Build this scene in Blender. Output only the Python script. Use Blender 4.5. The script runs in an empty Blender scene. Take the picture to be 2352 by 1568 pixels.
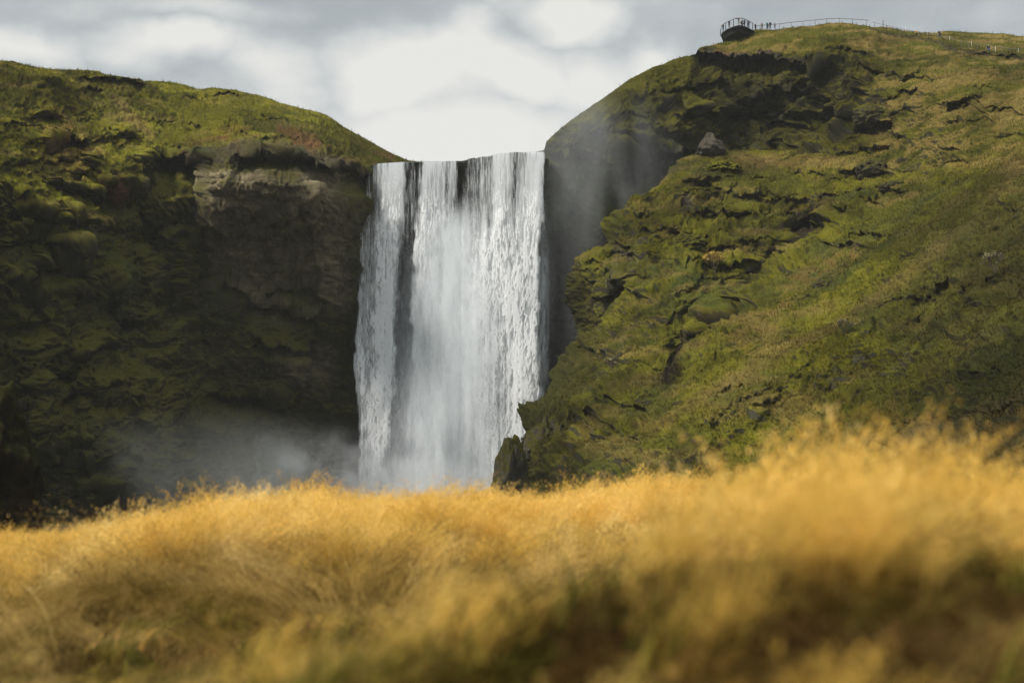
import bpy, bmesh, math, random
import numpy as np
from mathutils import Vector, Matrix, Euler
rng = np.random.default_rng(7)
random.seed(7)
SC = bpy.context.scene
COL = SC.collection
# ------------------------------------------------------------------ camera geometry
CZ = 3.0                       # eye height above the river flats
FL, PITCH = 50.0, math.atan(5.602/50.0)
CP, SP = math.cos(PITCH), math.sin(PITCH)
def ray(u, v):
    x = (np.asarray(u, float)-1176)/2352*36; z = (784-np.asarray(v, float))/2352*36
    y2 = FL*CP - z*SP; z2 = FL*SP + z*CP
    return x/y2, z2/y2
def P(u, v, D):
    """survey point: direction (u,v) seen from the camera, D metres to the north of it"""
    a, b = ray(u, v)
    a, b, D = np.broadcast_arrays(a, b, np.asarray(D, float))
    return np.stack([a*D, D, b*D + CZ], -1)
# ------------------------------------------------------------------ noise
_perm = rng.permutation(65536).astype(np.int64)
_val = (rng.random(65536)*2-1).astype(np.float32)
def vnoise(p):
    i = np.floor(p).astype(np.int64); f = (p-i).astype(np.float32)
    f = f*f*f*(f*(f*6-15)+10)
    x0, y0, z0 = i[..., 0], i[..., 1], i[..., 2]
    M = 65535
    hx0 = _perm[x0 & M]; hx1 = _perm[(x0+1) & M]
    r = []
    for hx in (hx0, hx1):
        for dy in (0, 1):
            h = _perm[(hx + y0+dy) & M]
            for dz in (0, 1):
                r.append(_val[(_perm[(h+z0+dz) & M])])
    fx, fy, fz = f[..., 0], f[..., 1], f[..., 2]
    a = r[0]+(r[1]-r[0])*fz; b = r[2]+(r[3]-r[2])*fz
    c = r[4]+(r[5]-r[4])*fz; d = r[6]+(r[7]-r[6])*fz
    a = a+(b-a)*fy; c = c+(d-c)*fy
    return a+(c-a)*fx
def fbm(p, scale=1.0, oct=4, gain=.5, lac=2.03, off=0.0, ridged=False):
    p = np.asarray(p, np.float64)
    if np.isscalar(scale): scale = (scale,)*3
    q = p*np.array(scale)+off*17.37
    s = 0; a = 1; t = 0
    for k in range(oct):
        n = vnoise(q)
        if ridged: n = 1-2*np.abs(n)
        s = s+a*n; t += a; a *= gain
        q = q*lac+np.array([5.3, 9.1, 2.7])
    return s/t
def rmf(p, scale, oct=6, gain=2.0, off=0.0):
    q = np.asarray(p, np.float64)*np.array(scale)+off*17.37
    s = 0; w = 1.0; a = 1.0; t = 0
    for k in range(oct):
        n = (1-np.abs(vnoise(q)*1.6))**2*w; w = np.clip(n*gain, 0, 1); s = s+n*a; t += a; a *= .52; q = q*2.07+np.array([5.3, 9.1, 2.7])
    return s/t*2-.6
def sstep(a, b, x):
    t = np.clip((np.asarray(x, float)-a)/(b-a), 0, 1); return t*t*(3-2*t)
# ------------------------------------------------------------------ mesh building
def mesh_from(name, verts, faces, loops_per=4):
    me = bpy.data.meshes.new(name)
    verts = np.asarray(verts, np.float32).reshape(-1, 3); faces = np.asarray(faces, np.int32)
    n = len(faces); k = faces.shape[1]
    me.vertices.add(len(verts)); me.vertices.foreach_set('co', verts.ravel())
    me.loops.add(n*k); me.loops.foreach_set('vertex_index', faces.ravel())
    me.polygons.add(n); me.polygons.foreach_set('loop_start', np.arange(0, n*k, k, dtype=np.int32))
    me.polygons.foreach_set('loop_total', np.full(n, k, np.int32))
    me.update(calc_edges=True)
    return me
def smooth(me):
    me.polygons.foreach_set('use_smooth', np.ones(len(me.polygons), bool))
def gridfaces(nr, nc):
    i = np.arange(nr*nc).reshape(nr, nc)
    return np.stack([i[:-1, :-1], i[1:, :-1], i[1:, 1:], i[:-1, 1:]], -1).reshape(-1, 4)
def setcol(me, name, rgb):
    rgb = np.asarray(rgb, np.float32).reshape(-1, 3)
    at = me.attributes.new(name, 'FLOAT_COLOR', 'POINT')
    c = np.ones((len(rgb), 4), np.float32); c[:, :3] = rgb
    at.data.foreach_set('color', c.ravel())
def setf(me, name, val):
    at = me.attributes.new(name, 'FLOAT', 'POINT')
    at.data.foreach_set('value', np.asarray(val, np.float32).ravel())
def link(name, me, mat=None, parent=None, **props):
    o = bpy.data.objects.new(name, me); COL.objects.link(o)
    if mat is not None: me.materials.append(mat)
    if parent is not None: o.parent = parent
    for k, v in props.items(): o[k] = v
    return o
def thing(name, label, cat, loc=(0, 0, 0), rz=0, group=None):
    o = bpy.data.objects.new(name, None); COL.objects.link(o)
    o.location = loc; o.rotation_euler = (0, 0, rz)
    o['label'] = label; o['category'] = cat
    if group: o['group'] = group
    return o
def dist_poly(U, V, pts):
    """distance to a polyline and the position along it (0..1)"""
    best = np.full(U.shape, 1e9); al = np.zeros(U.shape)
    pts = np.array(pts, float); seg = np.hypot(*(pts[1:]-pts[:-1]).T); tot = seg.sum(); acc = 0
    for a, b, l in zip(pts[:-1], pts[1:], seg):
        d = b-a; t = np.clip(((U-a[0])*d[0]+(V-a[1])*d[1])/(l*l), 0, 1)
        q = np.hypot(U-a[0]-t*d[0], V-a[1]-t*d[1])
        m = q < best; best = np.where(m, q, best); al = np.where(m, (acc+t*l)/tot, al); acc += l
    return best, al
def rbf(ctrl, U, V):
    c = np.array(ctrl, float); n = len(c)
    def k(r2): return np.where(r2 > 0, .5*r2*np.log(r2+1e-12), 0)
    s = 1/400.
    x, y = c[:, 0]*s, c[:, 1]*s
    K = k((x[:, None]-x)**2+(y[:, None]-y)**2)+np.eye(n)*.02
    A = np.zeros((n+3, n+3)); A[:n, :n] = K; A[:n, n:] = np.stack([np.ones(n), x, y], 1); A[n:, :n] = A[:n, n:].T
    w = np.linalg.solve(A, np.r_[c[:, 2], 0, 0, 0])
    out = w[n]+w[n+1]*U*s+w[n+2]*V*s
    for i in range(n):
        out = out+w[i]*k((U*s-x[i])**2+(V*s-y[i])**2)
    return out
def overhang(D, U, V, line, depth, height, wob=10):
    """rock falls back under a brow that runs along `line`"""
    l = np.array(line, float)
    n = vnoise(np.stack([U/22, V*0, U*0+depth], -1))*wob+vnoise(np.stack([U/7, V*0+3, U*0+depth], -1))*wob*.35
    top = np.interp(U, l[:, 0], l[:, 1])+n
    t = (V-top)/height
    w = sstep(l[0, 0]-15, l[0, 0]+18, U)*(1-sstep(l[-1, 0]-18, l[-1, 0]+15, U))
    body = sstep(0, .07, t)*(1-sstep(.25, 1.0, t))
    lip = np.exp(-((V-top+height*.12)/(height*.30+6))**2)
    return D+depth*w*body-min(depth*.38, 1.6)*w*lip
def ledges(D, U, V, n, seed, u0, u1, v0, v1, ok, wr=(22, 80), dr=(.7, 1.9), slope=0.0):
    """short mossy steps: each bulges out over a small undercut"""
    r = np.random.default_rng(seed); D = D.copy(); k = 0
    while k < n:
        uc, vc = r.uniform(u0, u1), r.uniform(v0, v1)
        if r.random() > ok(uc, vc): continue
        k += 1
        w_ = r.uniform(*wr); h_ = w_*r.uniform(.28, .5); dp = r.uniform(*dr)*min(1, w_/45); sl = slope+r.normal(0, .12)
        m = (np.abs(U-uc) < w_) & (np.abs(V-vc) < h_*3+abs(sl)*w_)
        if not m.any(): continue
        u_, v_ = U[m], V[m]
        line_v = vc+sl*(u_-uc)+vnoise(np.stack([u_/9, u_*0+seed, u_*0+k], -1))*5+8*((u_-uc)/w_)**2*h_/14
        t_ = (v_-line_v)/h_
        env = (1-sstep(.55, 1.0, np.abs(u_-uc)/w_))
        D[m] += env*dp*(-.75*np.exp(-((t_+.45)/.62)**2)+1.0*sstep(-.02, .14, t_)*(1-sstep(.25, 1.3, t_)))
    return D
def ridge(D, U, V, line, width, amt, sharp=1.3):
    n = vnoise(np.stack([U/30, V/30, U*0+amt], -1))
    wx = vnoise(np.stack([U/24, V/24, U*0+1.5], -1))*13+vnoise(np.stack([U/9, V/9, U*0+7.5], -1))*6; wy = vnoise(np.stack([U/24, V/24, U*0+4.5], -1))*13+vnoise(np.stack([U/9, V/9, U*0+9.5], -1))*6
    k_ = min(1.0, width/30.)
    d, a = dist_poly(U+wx*k_, V+wy*k_, line)
    d = d*(1+.35*n)
    w = np.exp(-(d/width)**sharp)*sstep(-.05, .12, a)*(1-sstep(.85, 1.05, a)*.8)
    return D-amt*w
# ------------------------------------------------------------------ materials
def nt(name):
    m = bpy.data.materials.new(name); m.use_nodes = True
    t = m.node_tree; t.nodes.clear(); return m, t
def N(t, kind, **kw):
    n = t.nodes.new(kind)
    for k, v in kw.items():
        if k.startswith('i_'):
            key = k[2:]; key = int(key) if key.isdigit() else key.replace('_', ' ')
            n.inputs[key].default_value = v
        else: setattr(n, k, v)
    return n
def terrain_mat(name, bump=.5, fine=3.0, rough=.95):
    m, t = nt(name); L = t.links.new
    out = N(t, 'ShaderNodeOutputMaterial'); b = N(t, 'ShaderNodeBsdfPrincipled', i_Roughness=rough)
    b.inputs['Specular IOR Level'].default_value = .03
    at = N(t, 'ShaderNodeAttribute', attribute_name='albedo')
    geo = N(t, 'ShaderNodeNewGeometry')
    mp = N(t, 'ShaderNodeMapping'); mp.inputs['Scale'].default_value = (1, 1, 1.6)
    L(geo.outputs['Position'], mp.inputs[0])
    n1 = N(t, 'ShaderNodeTexNoise', i_Scale=fine, i_Detail=6.0, i_Roughness=.7)
    L(mp.outputs[0], n1.inputs['Vector'])
    r = N(t, 'ShaderNodeMapRange', i_1=.3, i_2=.72, i_3=.68, i_4=1.35)
    L(n1.outputs[0], r.inputs[0])
    mul = N(t, 'ShaderNodeVectorMath', operation='SCALE')
    L(at.outputs['Color'], mul.inputs[0]); L(r.outputs[0], mul.inputs['Scale'])
    n2 = N(t, 'ShaderNodeTexNoise', i_Scale=.9, i_Detail=5.0, i_Roughness=.65)
    L(geo.outputs['Position'], n2.inputs['Vector'])
    hs = N(t, 'ShaderNodeHueSaturation', i_Saturation=1.0)
    r2 = N(t, 'ShaderNodeMapRange', i_1=.3, i_2=.7, i_3=.485, i_4=.515); L(n2.outputs[0], r2.inputs[0])
    L(r2.outputs[0], hs.inputs['Hue']); L(mul.outputs[0], hs.inputs['Color'])
    L(hs.outputs[0], b.inputs['Base Color'])
    bp = N(t, 'ShaderNodeBump', i_Strength=bump, i_Distance=.5)
    L(n1.outputs[0], bp.inputs['Height']); L(bp.outputs[0], b.inputs['Normal'])
    L(b.outputs[0], out.inputs[0]); return m
def plain_mat(name, rgb, rough=.7, var=.25, scale=6.0, metal=0):
    m, t = nt(name); L = t.links.new
    out = N(t, 'ShaderNodeOutputMaterial'); b = N(t, 'ShaderNodeBsdfPrincipled', i_Roughness=rough, i_Metallic=metal)
    tc = N(t, 'ShaderNodeTexCoord'); n = N(t, 'ShaderNodeTexNoise', i_Scale=scale, i_Detail=4.0)
    L(tc.outputs['Object'], n.inputs['Vector'])
    cr = N(t, 'ShaderNodeMix', data_type='RGBA')
    cr.inputs[6].default_value = (*[c*(1-var) for c in rgb], 1); cr.inputs[7].default_value = (*[min(1, c*(1+var)) for c in rgb], 1)
    L(n.outputs[0], cr.inputs[0]); L(cr.outputs[2], b.inputs['Base Color']); L(b.outputs[0], out.inputs[0]); return m
TERR = terrain_mat('moss_and_rock')

MOSS_B = np.array([.098, .090, .0085]); MOSS_M = np.array([.050, .048, .0065]); MOSS_D = np.array([.024, .024, .007])
DRY = np.array([.23, .165, .050]); ROCK = np.array([.125, .108, .080]); ROCK_D = np.array([.042, .038, .027])
SOIL = np.array([.045, .036, .022]); RED = np.array([.13, .060, .030]); GREEN = np.array([.036, .048, .014])
def mix(a, b, w): return a+(b-a)*w[..., None]

def relief(name, U, V, D, amp, paint, back=120, rows_back=14, drop=.06, terr=.35, rough=1.0, block=1.0, rib=0.0, ext=None):
    """turns surveyed depths into a displaced 3D hillside with a plateau behind its skyline"""
    P0 = P(U, V, D)
    def box(A, r, ax):
        B = np.concatenate([np.repeat(A.take([0], ax), r, ax), A, np.repeat(A.take([-1], ax), r, ax)], ax)
        C = np.cumsum(np.concatenate([np.zeros_like(B.take([0], ax)), B], ax), ax); k = 2*r+1; L_ = A.shape[ax]
        return (C.take(range(k, k+L_), ax)-C.take(range(L_), ax))/k
    PS = box(box(P0, 9, 0), 9, 1)
    gu = np.gradient(PS, axis=1); gv = np.gradient(PS, axis=0)
    n = np.cross(gu, gv); n /= np.linalg.norm(n, axis=-1, keepdims=True)+1e-9
    n *= np.sign(-(n*P0).sum(-1, keepdims=True)+1e-9)       # towards the viewer's side
    steep = 1-np.clip(n[..., 2], 0, 1)
    w = np.stack([fbm(P0, 1/9., 3, off=k) for k in (1, 2, 3)], -1)
    Q = P0+w*3.0
    big = rmf(Q, (1/13., 1/13., 1/19.), 6, off=4)
    lump = fbm(Q, (1/3.6, 1/3.6, 1/2.6), 4, off=5, ridged=False)
    lump = 1-np.abs(lump)*2.6                                # rounded pillows with creases between
    mid = 1-np.abs(fbm(Q, (1/1.7, 1/1.7, 1/1.2), 3, off=18))*2.4
    vert = fbm(Q, (1/2.6, 1/2.6, 1/17.), 4, off=6, ridged=True)
    fine = fbm(P0, (1/1.3, 1/1.3, 1/.9), 5, off=7, gain=.65)
    tz = P0[..., 2]+fbm(P0, 1/6., 3, off=8)*2.2
    ter = np.abs(((tz/ .80) % 1.0)-.5)*2*(.4+.6*sstep(-.2, .3, fbm(P0, 1/7., 2, off=28)))
    ter2 = np.abs(((tz/2.7) % 1.0)-.5)*2
    grass = 1-sstep(.45, .8, steep+.12*fine)
    a = amp
    clump = fbm(Q, (1/5.2, 1/5.2, 1/3.4), 3, off=10); clump = np.maximum(clump+.12, 0)**.75*2.0    # cushions of moss with undercut edges
    zone = sstep(-.25, .3, fbm(P0, 1/22., 3, off=19)+(rough-.6)*.9)
    qn = fbm(Q, (1/4.5, 1/4.5, 1/3.0), 5, off=29, gain=.6)*7; fl = np.floor(qn); blocky = (fl+sstep(.38, .62, qn-fl))/7*3.2   # fractured faces
    crag = sstep(.45, .75, steep+.25*fbm(P0, 1/8., 3, off=30))*(.5+.5*rough)
    fold = fbm(Q, (1/5.5, 1/5.5, 1/34.), 4, off=37, ridged=True)
    disp = a*(blocky*crag*block+rib*fold*sstep(.4, .8, steep)+3.6*(1-.3*np.sign(rib))*big*(.25+.75*steep)*(.35+.65*rough)+.62*lump*(.35*rough+.65*steep)+.46*mid*(.45+.55*rough)+1.1*vert*steep*sstep(.5, .9, steep)
              + .60*fine+.62*clump*zone*rough) + terr*(ter**1.5)*grass*.55+.35*ter2*sstep(.4, .8, steep)*a
    st_ = np.linalg.norm(np.gradient(P0, axis=0), axis=-1)+np.linalg.norm(np.gradient(P0, axis=1), axis=-1)
    ref = P0[..., 1]*.000306*STEP*2.2
    att = 1/(1+(np.maximum(st_/ref-1.5, 0)/4.5)**2); att = box(box(att[..., None], 3, 0), 3, 1)[..., 0]
    disp = disp+a*.5*np.maximum(fbm(P0, (1/2.1, 1/2.1, 1/1.3), 3, off=97), 0)*rough
    disp = disp*(.30+.70*att)+(1-att)*a*(.9*fbm(P0, 1/2.4, 4, off=91, gain=.6, ridged=True)-.2)
    P1 = P0+n*disp[..., None]
    # keep the skyline where it was surveyed (only small tufts move it)
    k = np.arange(U.shape[0])[:, None]
    hold = np.clip(1-k/14., 0, 1)
    P1 = P1*(1-hold[..., None])+(P0+n*(disp*.3)[..., None])*hold[..., None]
    gu = np.gradient(P1, axis=1); gv = np.gradient(P1, axis=0)
    n1 = np.cross(gu, gv); n1 /= np.linalg.norm(n1, axis=-1, keepdims=True)+1e-9
    n1 *= np.sign((n1*n).sum(-1, keepdims=True)+1e-9)
    alb, gm = paint(U, V, P1, n1, steep, dict(big=big, lump=lump, vert=vert, fine=fine, grass=grass, ter=ter))
    nr, nc = U.shape
    top = P1[0]; rows = []
    dirn = top.copy(); dirn[:, 2] = 0; dirn /= np.linalg.norm(dirn, axis=-1, keepdims=True)
    for j in range(rows_back, 0, -1):
        s = back*(j/rows_back)**2.2
        q = top+dirn*s; q[:, 2] = top[:, 2]-.35*min(s, 3)-drop*s+fbm(q, 1/9., 3, off=9)*min(1, s*.2)
        rows.append(q)
    PB = np.concatenate([np.array(rows), P1], 0)
    AB = np.concatenate([np.repeat(alb[:1], rows_back, 0), alb], 0)
    foot = PB[-1:].copy(); foot[..., 1] -= 1.5; foot[..., 2] = np.minimum(foot[..., 2]-.5, -1.5)
    PB = np.concatenate([PB, foot], 0); AB = np.concatenate([AB, AB[-1:]], 0)
    if ext:                                                # the hillside carries on past the edge of the view
        c0_ = -1 if ext[0] > 0 else 0; cols, acol = [], []
        for s_ in (2, 5, 9, 15, 24, 36, 52, 72, 96, 125, 160, 200):
            q = PB[:, c0_]+np.array([ext[0], ext[1], 0])*s_; nz_ = fbm(q, 1/11., 5, off=95)*min(3.5, s_*.25)
            q = q+np.stack([0*nz_, -nz_, nz_*.4], -1); q[:, 2] = np.where(PB[:, c0_, 2] > 0, q[:, 2]*(1-.0012*s_), q[:, 2]); cols.append(q)
            pa = fbm(q, 1/14., 4, off=96); acol.append(mix(np.broadcast_to(MOSS_D, q.shape), np.broadcast_to(MOSS_B*.85, q.shape), sstep(-.3, .35, pa)))
        if ext[0] < 0: cols, acol = cols[::-1], acol[::-1]
        cols, acol = np.stack(cols, 1), np.stack(acol, 1)
        PB = np.concatenate([PB, cols] if ext[0] > 0 else [cols, PB], 1); AB = np.concatenate([AB, acol] if ext[0] > 0 else [acol, AB], 1)
    me = mesh_from(name, PB, gridfaces(PB.shape[0], PB.shape[1])); smooth(me); setcol(me, 'albedo', AB)
    o = link(name, me, TERR, kind='structure')
    return o, P1, n1, gm, alb
def lookup(U, V, Pn, u, v):
    """nearest surveyed surface point to direction (u,v)"""
    i = np.argmin((U-u)**2+(V-v)**2); return Pn.reshape(-1, 3)[i]

STEP = 1.6
TUFTS = []      # (points, normals, albedo) of grassy ground for the short turf
# ------------------------------------------------------------------ LEFT HILL
sky_l = np.array([(-180, 150), (0, 142), (30, 142), (60, 149), (90, 158), (120, 162), (200, 160), (260, 173), (330, 184), (420, 197), (455, 205),
                  (490, 201), (540, 207), (600, 222), (660, 241), (745, 262), (770, 280), (800, 300), (850, 326), (900, 352), (940, 369), (1010, 376)], float)
u = np.arange(-160, 985, STEP); nv = 680
top = np.interp(u, sky_l[:, 0], sky_l[:, 1])
t = np.linspace(0, 1, nv)[:, None]
U = np.repeat(u[None], nv, 0); V = top[None]+(1225-top[None])*t
ctrl = [(-160, 150, 228), (0, 142, 240), (200, 160, 258), (480, 203, 283), (660, 241, 288), (745, 262, 287), (850, 325, 274), (940, 370, 263), (985, 376, 264),
        (860, 392, 254), (760, 352, 243), (640, 326, 240), (500, 332, 239), (400, 340, 240), (340, 345, 236), (230, 350, 232), (230, 260, 250), (420, 270, 260), (600, 270, 262), (720, 310, 256),
        (100, 300, 228), (0, 300, 216), (-160, 300, 200), (850, 600, 252), (700, 550, 246), (500, 550, 242), (830, 900, 256), (700, 900, 247), (500, 900, 238),
        (840, 1130, 259), (650, 1130, 243), (450, 1130, 224), (300, 550, 230), (150, 550, 216), (0, 550, 202), (-160, 550, 186), (300, 800, 224), (150, 800, 209),
        (0, 800, 196), (-160, 800, 180), (300, 1100, 208), (100, 1100, 194), (0, 1220, 186), (-160, 1220, 172), (910, 500, 263), (965, 800, 266), (965, 500, 266), (940, 1130, 268)]
D = rbf(ctrl, U, V)
D = ridge(D, U, V, [(60, 170), (130, 250), (200, 330), (250, 400), (290, 440)], 64.6, 5.50)
D = ridge(D, U, V, [(-60, 400), (60, 450), (120, 500), (190, 545), (250, 620), (300, 700)], 57.0, 5.50)
D = ridge(D, U, V, [(-40, 600), (80, 650), (150, 740), (200, 830), (225, 905)], 57.0, 5.50)
D = ridge(D, U, V, [(405, 520), (415, 640), (400, 760), (385, 860)], 38.0, 4.50)
D = ridge(D, U, V, [(265, 830), (325, 895), (370, 980), (400, 1060), (440, 1160)], 64.6, 5.50)
D = ridge(D, U, V, [(420, 965), (480, 990), (530, 980)], 49.4, 5.25)
D = ridge(D, U, V, [(330, 560), (345, 690), (330, 800)], 30.4, 3.75)
D = ridge(D, U, V, [(230, 230), (290, 300), (340, 350)], 45.6, 2.25)
D = ridge(D, U, V, [(560, 740), (620, 800), (700, 850)], 64.6, 3.00)
D = ridge(D, U, V, [(725, 560), (745, 680), (735, 800)], 49.4, 2.25)
D = ridge(D, U, V, [(60, 760), (90, 900), (110, 1050)], 49.4, 5.50)
D = ridge(D, U, V, [(180, 980), (230, 1060), (260, 1150)], 49.4, 4.50)
D = ridge(D, U, V, [(458, 400), (455, 520), (452, 700), (458, 820)], 13.8, -4.80)
D = ridge(D, U, V, [(300, 430), (330, 520), (370, 620), (385, 720)], 20.0, -3.20)
D = ridge(D, U, V, [(230, 640), (260, 760), (250, 830)], 27.5, -5.60)
D = ridge(D, U, V, [(140, 660), (150, 800), (160, 950)], 30.0, -4.80)
for ln, dp, h in [([(540, 360), (600, 338), (640, 352), (700, 348), (760, 385), (800, 372), (845, 402)], 5.5, 80), ([(325, 362), (375, 340), (430, 352), (482, 368)], 9, 120),
                  ([(100, 320), (150, 312), (200, 325)], 5, 60), ([(205, 440), (250, 425), (295, 440)], 5, 60), ([(180, 175), (240, 180), (330, 190)], 3.5, 28),
                  ([(185, 208), (230, 212)], 3, 22), ([(570, 695), (650, 700), (725, 712)], 3.2, 40), ([(580, 780), (650, 790), (720, 800)], 2.5, 40),
                  ([(490, 470), (560, 476), (640, 488)], 1.6, 30), ([(600, 545), (660, 547), (700, 550)], 1.8, 18), ([(480, 215), (560, 212)], 2, 16),
                  ([(10, 540), (60, 530), (110, 545)], 5, 60), ([(250, 730), (310, 735)], 3, 50), ([(60, 600), (130, 590), (190, 610)], 5, 70),
                  ([(500, 640), (600, 650), (700, 655)], 2, 30), ([(470, 900), (560, 905), (640, 915)], 4, 60), ([(130, 500), (180, 495)], 4, 40)]:
    D = overhang(D, U, V, ln, dp, h)
D = ledges(D, U, V, 60, 7, 0, 880, 190, 620, lambda a, b: 1.0*(np.interp(a, sky_l[:, 0], sky_l[:, 1])+22 < b < np.interp(a, [0, 300, 360, 880], [620, 560, 335, 380])), wr=(20, 80), dr=(.5, 1.5), slope=.1)
D = D+8*sstep(790, 850, U)*sstep(820, 930, V)*1.0          # dark cave foot beside the fall
def paint_left(U, V, P1, n1, steep, f):
    up = np.clip(n1[..., 2], -1, 1)
    pn = fbm(P1, 1/14., 4, off=11); pf = fbm(P1, 1/2.2, 4, off=12, gain=.65)
    brow = np.interp(U, [-160, 0, 100, 200, 300, 360, 500, 640, 770, 860, 1000], [560, 560, 560, 520, 420, 352, 338, 330, 358, 385, 380])
    topz = 1-sstep(-10, 30+60*(U < 300), V-brow+pf*24+pn*40)
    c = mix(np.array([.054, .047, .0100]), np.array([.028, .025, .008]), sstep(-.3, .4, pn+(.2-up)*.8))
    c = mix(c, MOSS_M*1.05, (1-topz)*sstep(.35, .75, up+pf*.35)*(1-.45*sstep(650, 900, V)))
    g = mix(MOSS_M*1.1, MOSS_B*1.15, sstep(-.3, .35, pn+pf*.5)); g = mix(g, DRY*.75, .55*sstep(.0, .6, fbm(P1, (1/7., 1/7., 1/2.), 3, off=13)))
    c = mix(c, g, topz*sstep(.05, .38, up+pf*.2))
    rm = sstep(455, 480, U)*(1-sstep(770, 835, U+pf*30))*sstep(382, 405, V+pf*14)*(1-sstep(620, 760, V+pn*90+pf*50))
    rm2 = sstep(560, 600, U)*(1-sstep(700, 740, U+pf*30))*sstep(640, 670, V)*(1-sstep(720, 760, V+pf*40))*.7
    rm3 = sstep(600, 660, U)*(1-sstep(740, 790, U+pf*30))*sstep(780, 810, V)*(1-sstep(860, 900, V+pf*40))*.45
    rm = np.maximum(np.maximum(rm, rm2), rm3)
    st = fbm(P1, (1/9., 1/9., 1/.45), 4, off=14, gain=.7)
    rk = mix(ROCK*np.array([.78, .73, .56]), ROCK*np.array([1.25, 1.2, .95]), sstep(-.35, .4, st+pf*.6)); rk = mix(rk, MOSS_M, .65*sstep(.10, .35, fbm(P1, 1/5., 4, off=15)+up*.5-.08))
    c = mix(c, rk, rm)
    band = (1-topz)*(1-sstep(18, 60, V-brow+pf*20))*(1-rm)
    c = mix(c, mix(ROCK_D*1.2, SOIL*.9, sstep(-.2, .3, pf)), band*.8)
    ed = np.exp(-((V-brow+14)/20.)**2)*sstep(.08, .32, fbm(P1, 1/4., 4, off=16))*sstep(380, 560, U)
    c = mix(c, RED, ed*.75)
    c = mix(c, GREEN, .6*sstep(.25, .45, fbm(P1, 1/8., 3, off=17))*(1-topz)*(1-rm)*(V < 760))
    rl = np.exp(-((U-150)/60.)**2-((V-330)/70.)**2)+np.exp(-((U-262)/26.)**2-((V-432)/22.)**2)*1.3
    c = mix(c, RED*.8, np.clip(rl, 0, 1)*sstep(0., .3, pf+.1)*.7)
    d, al = dist_poly(U, V, [(262, 235), (300, 275), (345, 310)])
    c = mix(c, DRY*.9, np.exp(-(d/11)**2)*.7)
    c = c*(0.68+0.55*sstep(-.35, .4, fbm(P1, (1/16., 1/16., 1/10.), 5, off=80)+.5*pf))[..., None]
    return c, topz*sstep(.1, .4, up)+.35*(1-topz)*(1-rm)*sstep(.2, .5, up)
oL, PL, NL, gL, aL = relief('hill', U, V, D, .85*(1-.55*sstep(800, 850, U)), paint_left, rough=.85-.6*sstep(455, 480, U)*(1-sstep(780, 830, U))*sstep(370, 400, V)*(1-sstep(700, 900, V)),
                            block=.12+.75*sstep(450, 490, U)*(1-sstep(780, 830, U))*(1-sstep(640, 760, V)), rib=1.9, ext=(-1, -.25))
UL, VL = U, V
TUFTS.append((PL, NL, gL, aL, 60000))

# ------------------------------------------------------------------ RIGHT BACK HILL
sky_r = np.array([(1228, 352), (1250, 345), (1256, 328), (1275, 306), (1300, 285), (1340, 255), (1400, 215), (1450, 179), (1500, 154), (1560, 135), (1598, 125), (1604, 110),
                  (1640, 103), (1664, 97), (1700, 88), (1722, 77), (1735, 71), (1770, 68), (1800, 65), (1840, 60), (1870, 58), (1900, 54), (1925, 53), (1950, 54), (1985, 60), (2010, 64),
                  (2050, 65), (2075, 71), (2120, 75), (2145, 76), (2170, 72), (2200, 74), (2260, 77), (2300, 79), (2352, 84), (2540, 100)], float)
u = np.arange(1230, 2520, STEP); nv = 400
top = np.interp(u, sky_r[:, 0], sky_r[:, 1])
bot = np.interp(u, [1230, 1420, 1620, 2520], [1180, 1100, 560, 640])
t = np.linspace(0, 1, nv)[:, None]
U = np.repeat(u[None], nv, 0); V = top[None]+(bot-top)[None]*t
ctrlB = [(1230, 352, 250), (1250, 345, 247), (1300, 285, 250), (1400, 215, 258), (1500, 154, 268), (1598, 125, 279), (1664, 97, 290), (1735, 71, 287), (1850, 59, 282), (1925, 53, 280),
         (1985, 60, 277), (2050, 65, 275), (2120, 75, 285), (2260, 77, 282), (2352, 84, 274), (2520, 98, 262), (2010, 78, 270), (2106, 90, 265), (2200, 108, 256), (2270, 122, 250), (2352, 138, 242), (2500, 165, 228),
         (1230, 450, 252), (1300, 400, 249), (1400, 330, 250), (1500, 325, 253), (1300, 600, 258), (1400, 500, 258), (1300, 900, 262), (1240, 900, 262), (1500, 600, 256), (1420, 1100, 250),
         (1603, 130, 276), (1700, 130, 273), (1700, 200, 269), (1590, 230, 266), (1800, 140, 268), (1900, 140, 262), (1800, 300, 265), (1750, 355, 264), (1680, 345, 264), (1880, 200, 262), (1880, 290, 258), (1620, 340, 262), (1950, 250, 250), (2100, 250, 236), (2300, 250, 217), (2500, 250, 200),
         (1950, 345, 240), (2100, 400, 218), (2300, 400, 190), (2500, 400, 170), (1850, 400, 240), (2300, 520, 168), (2500, 520, 150), (1650, 450, 250), (1700, 560, 245), (2100, 560, 205), (1900, 560, 222)]
D = rbf(ctrlB, U, V)
D = ridge(D, U, V, [(1596, 130), (1592, 200), (1575, 270), (1545, 310)], 30.4, 3.75)
D = ridge(D, U, V, [(1480, 180), (1500, 260), (1490, 320)], 53.2, 2.25)
D = ridge(D, U, V, [(1340, 270), (1380, 310), (1440, 345)], 49.4, 1.88)
D = ridge(D, U, V, [(1900, 150), (1940, 200), (1935, 250)], 45.6, 3.00)
D = ridge(D, U, V, [(1700, 150), (1690, 210), (1660, 290)], 25.0, -2.40)
D = ridge(D, U, V, [(2100, 190), (2180, 250), (2300, 280)], 76.0, 2.25)
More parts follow.
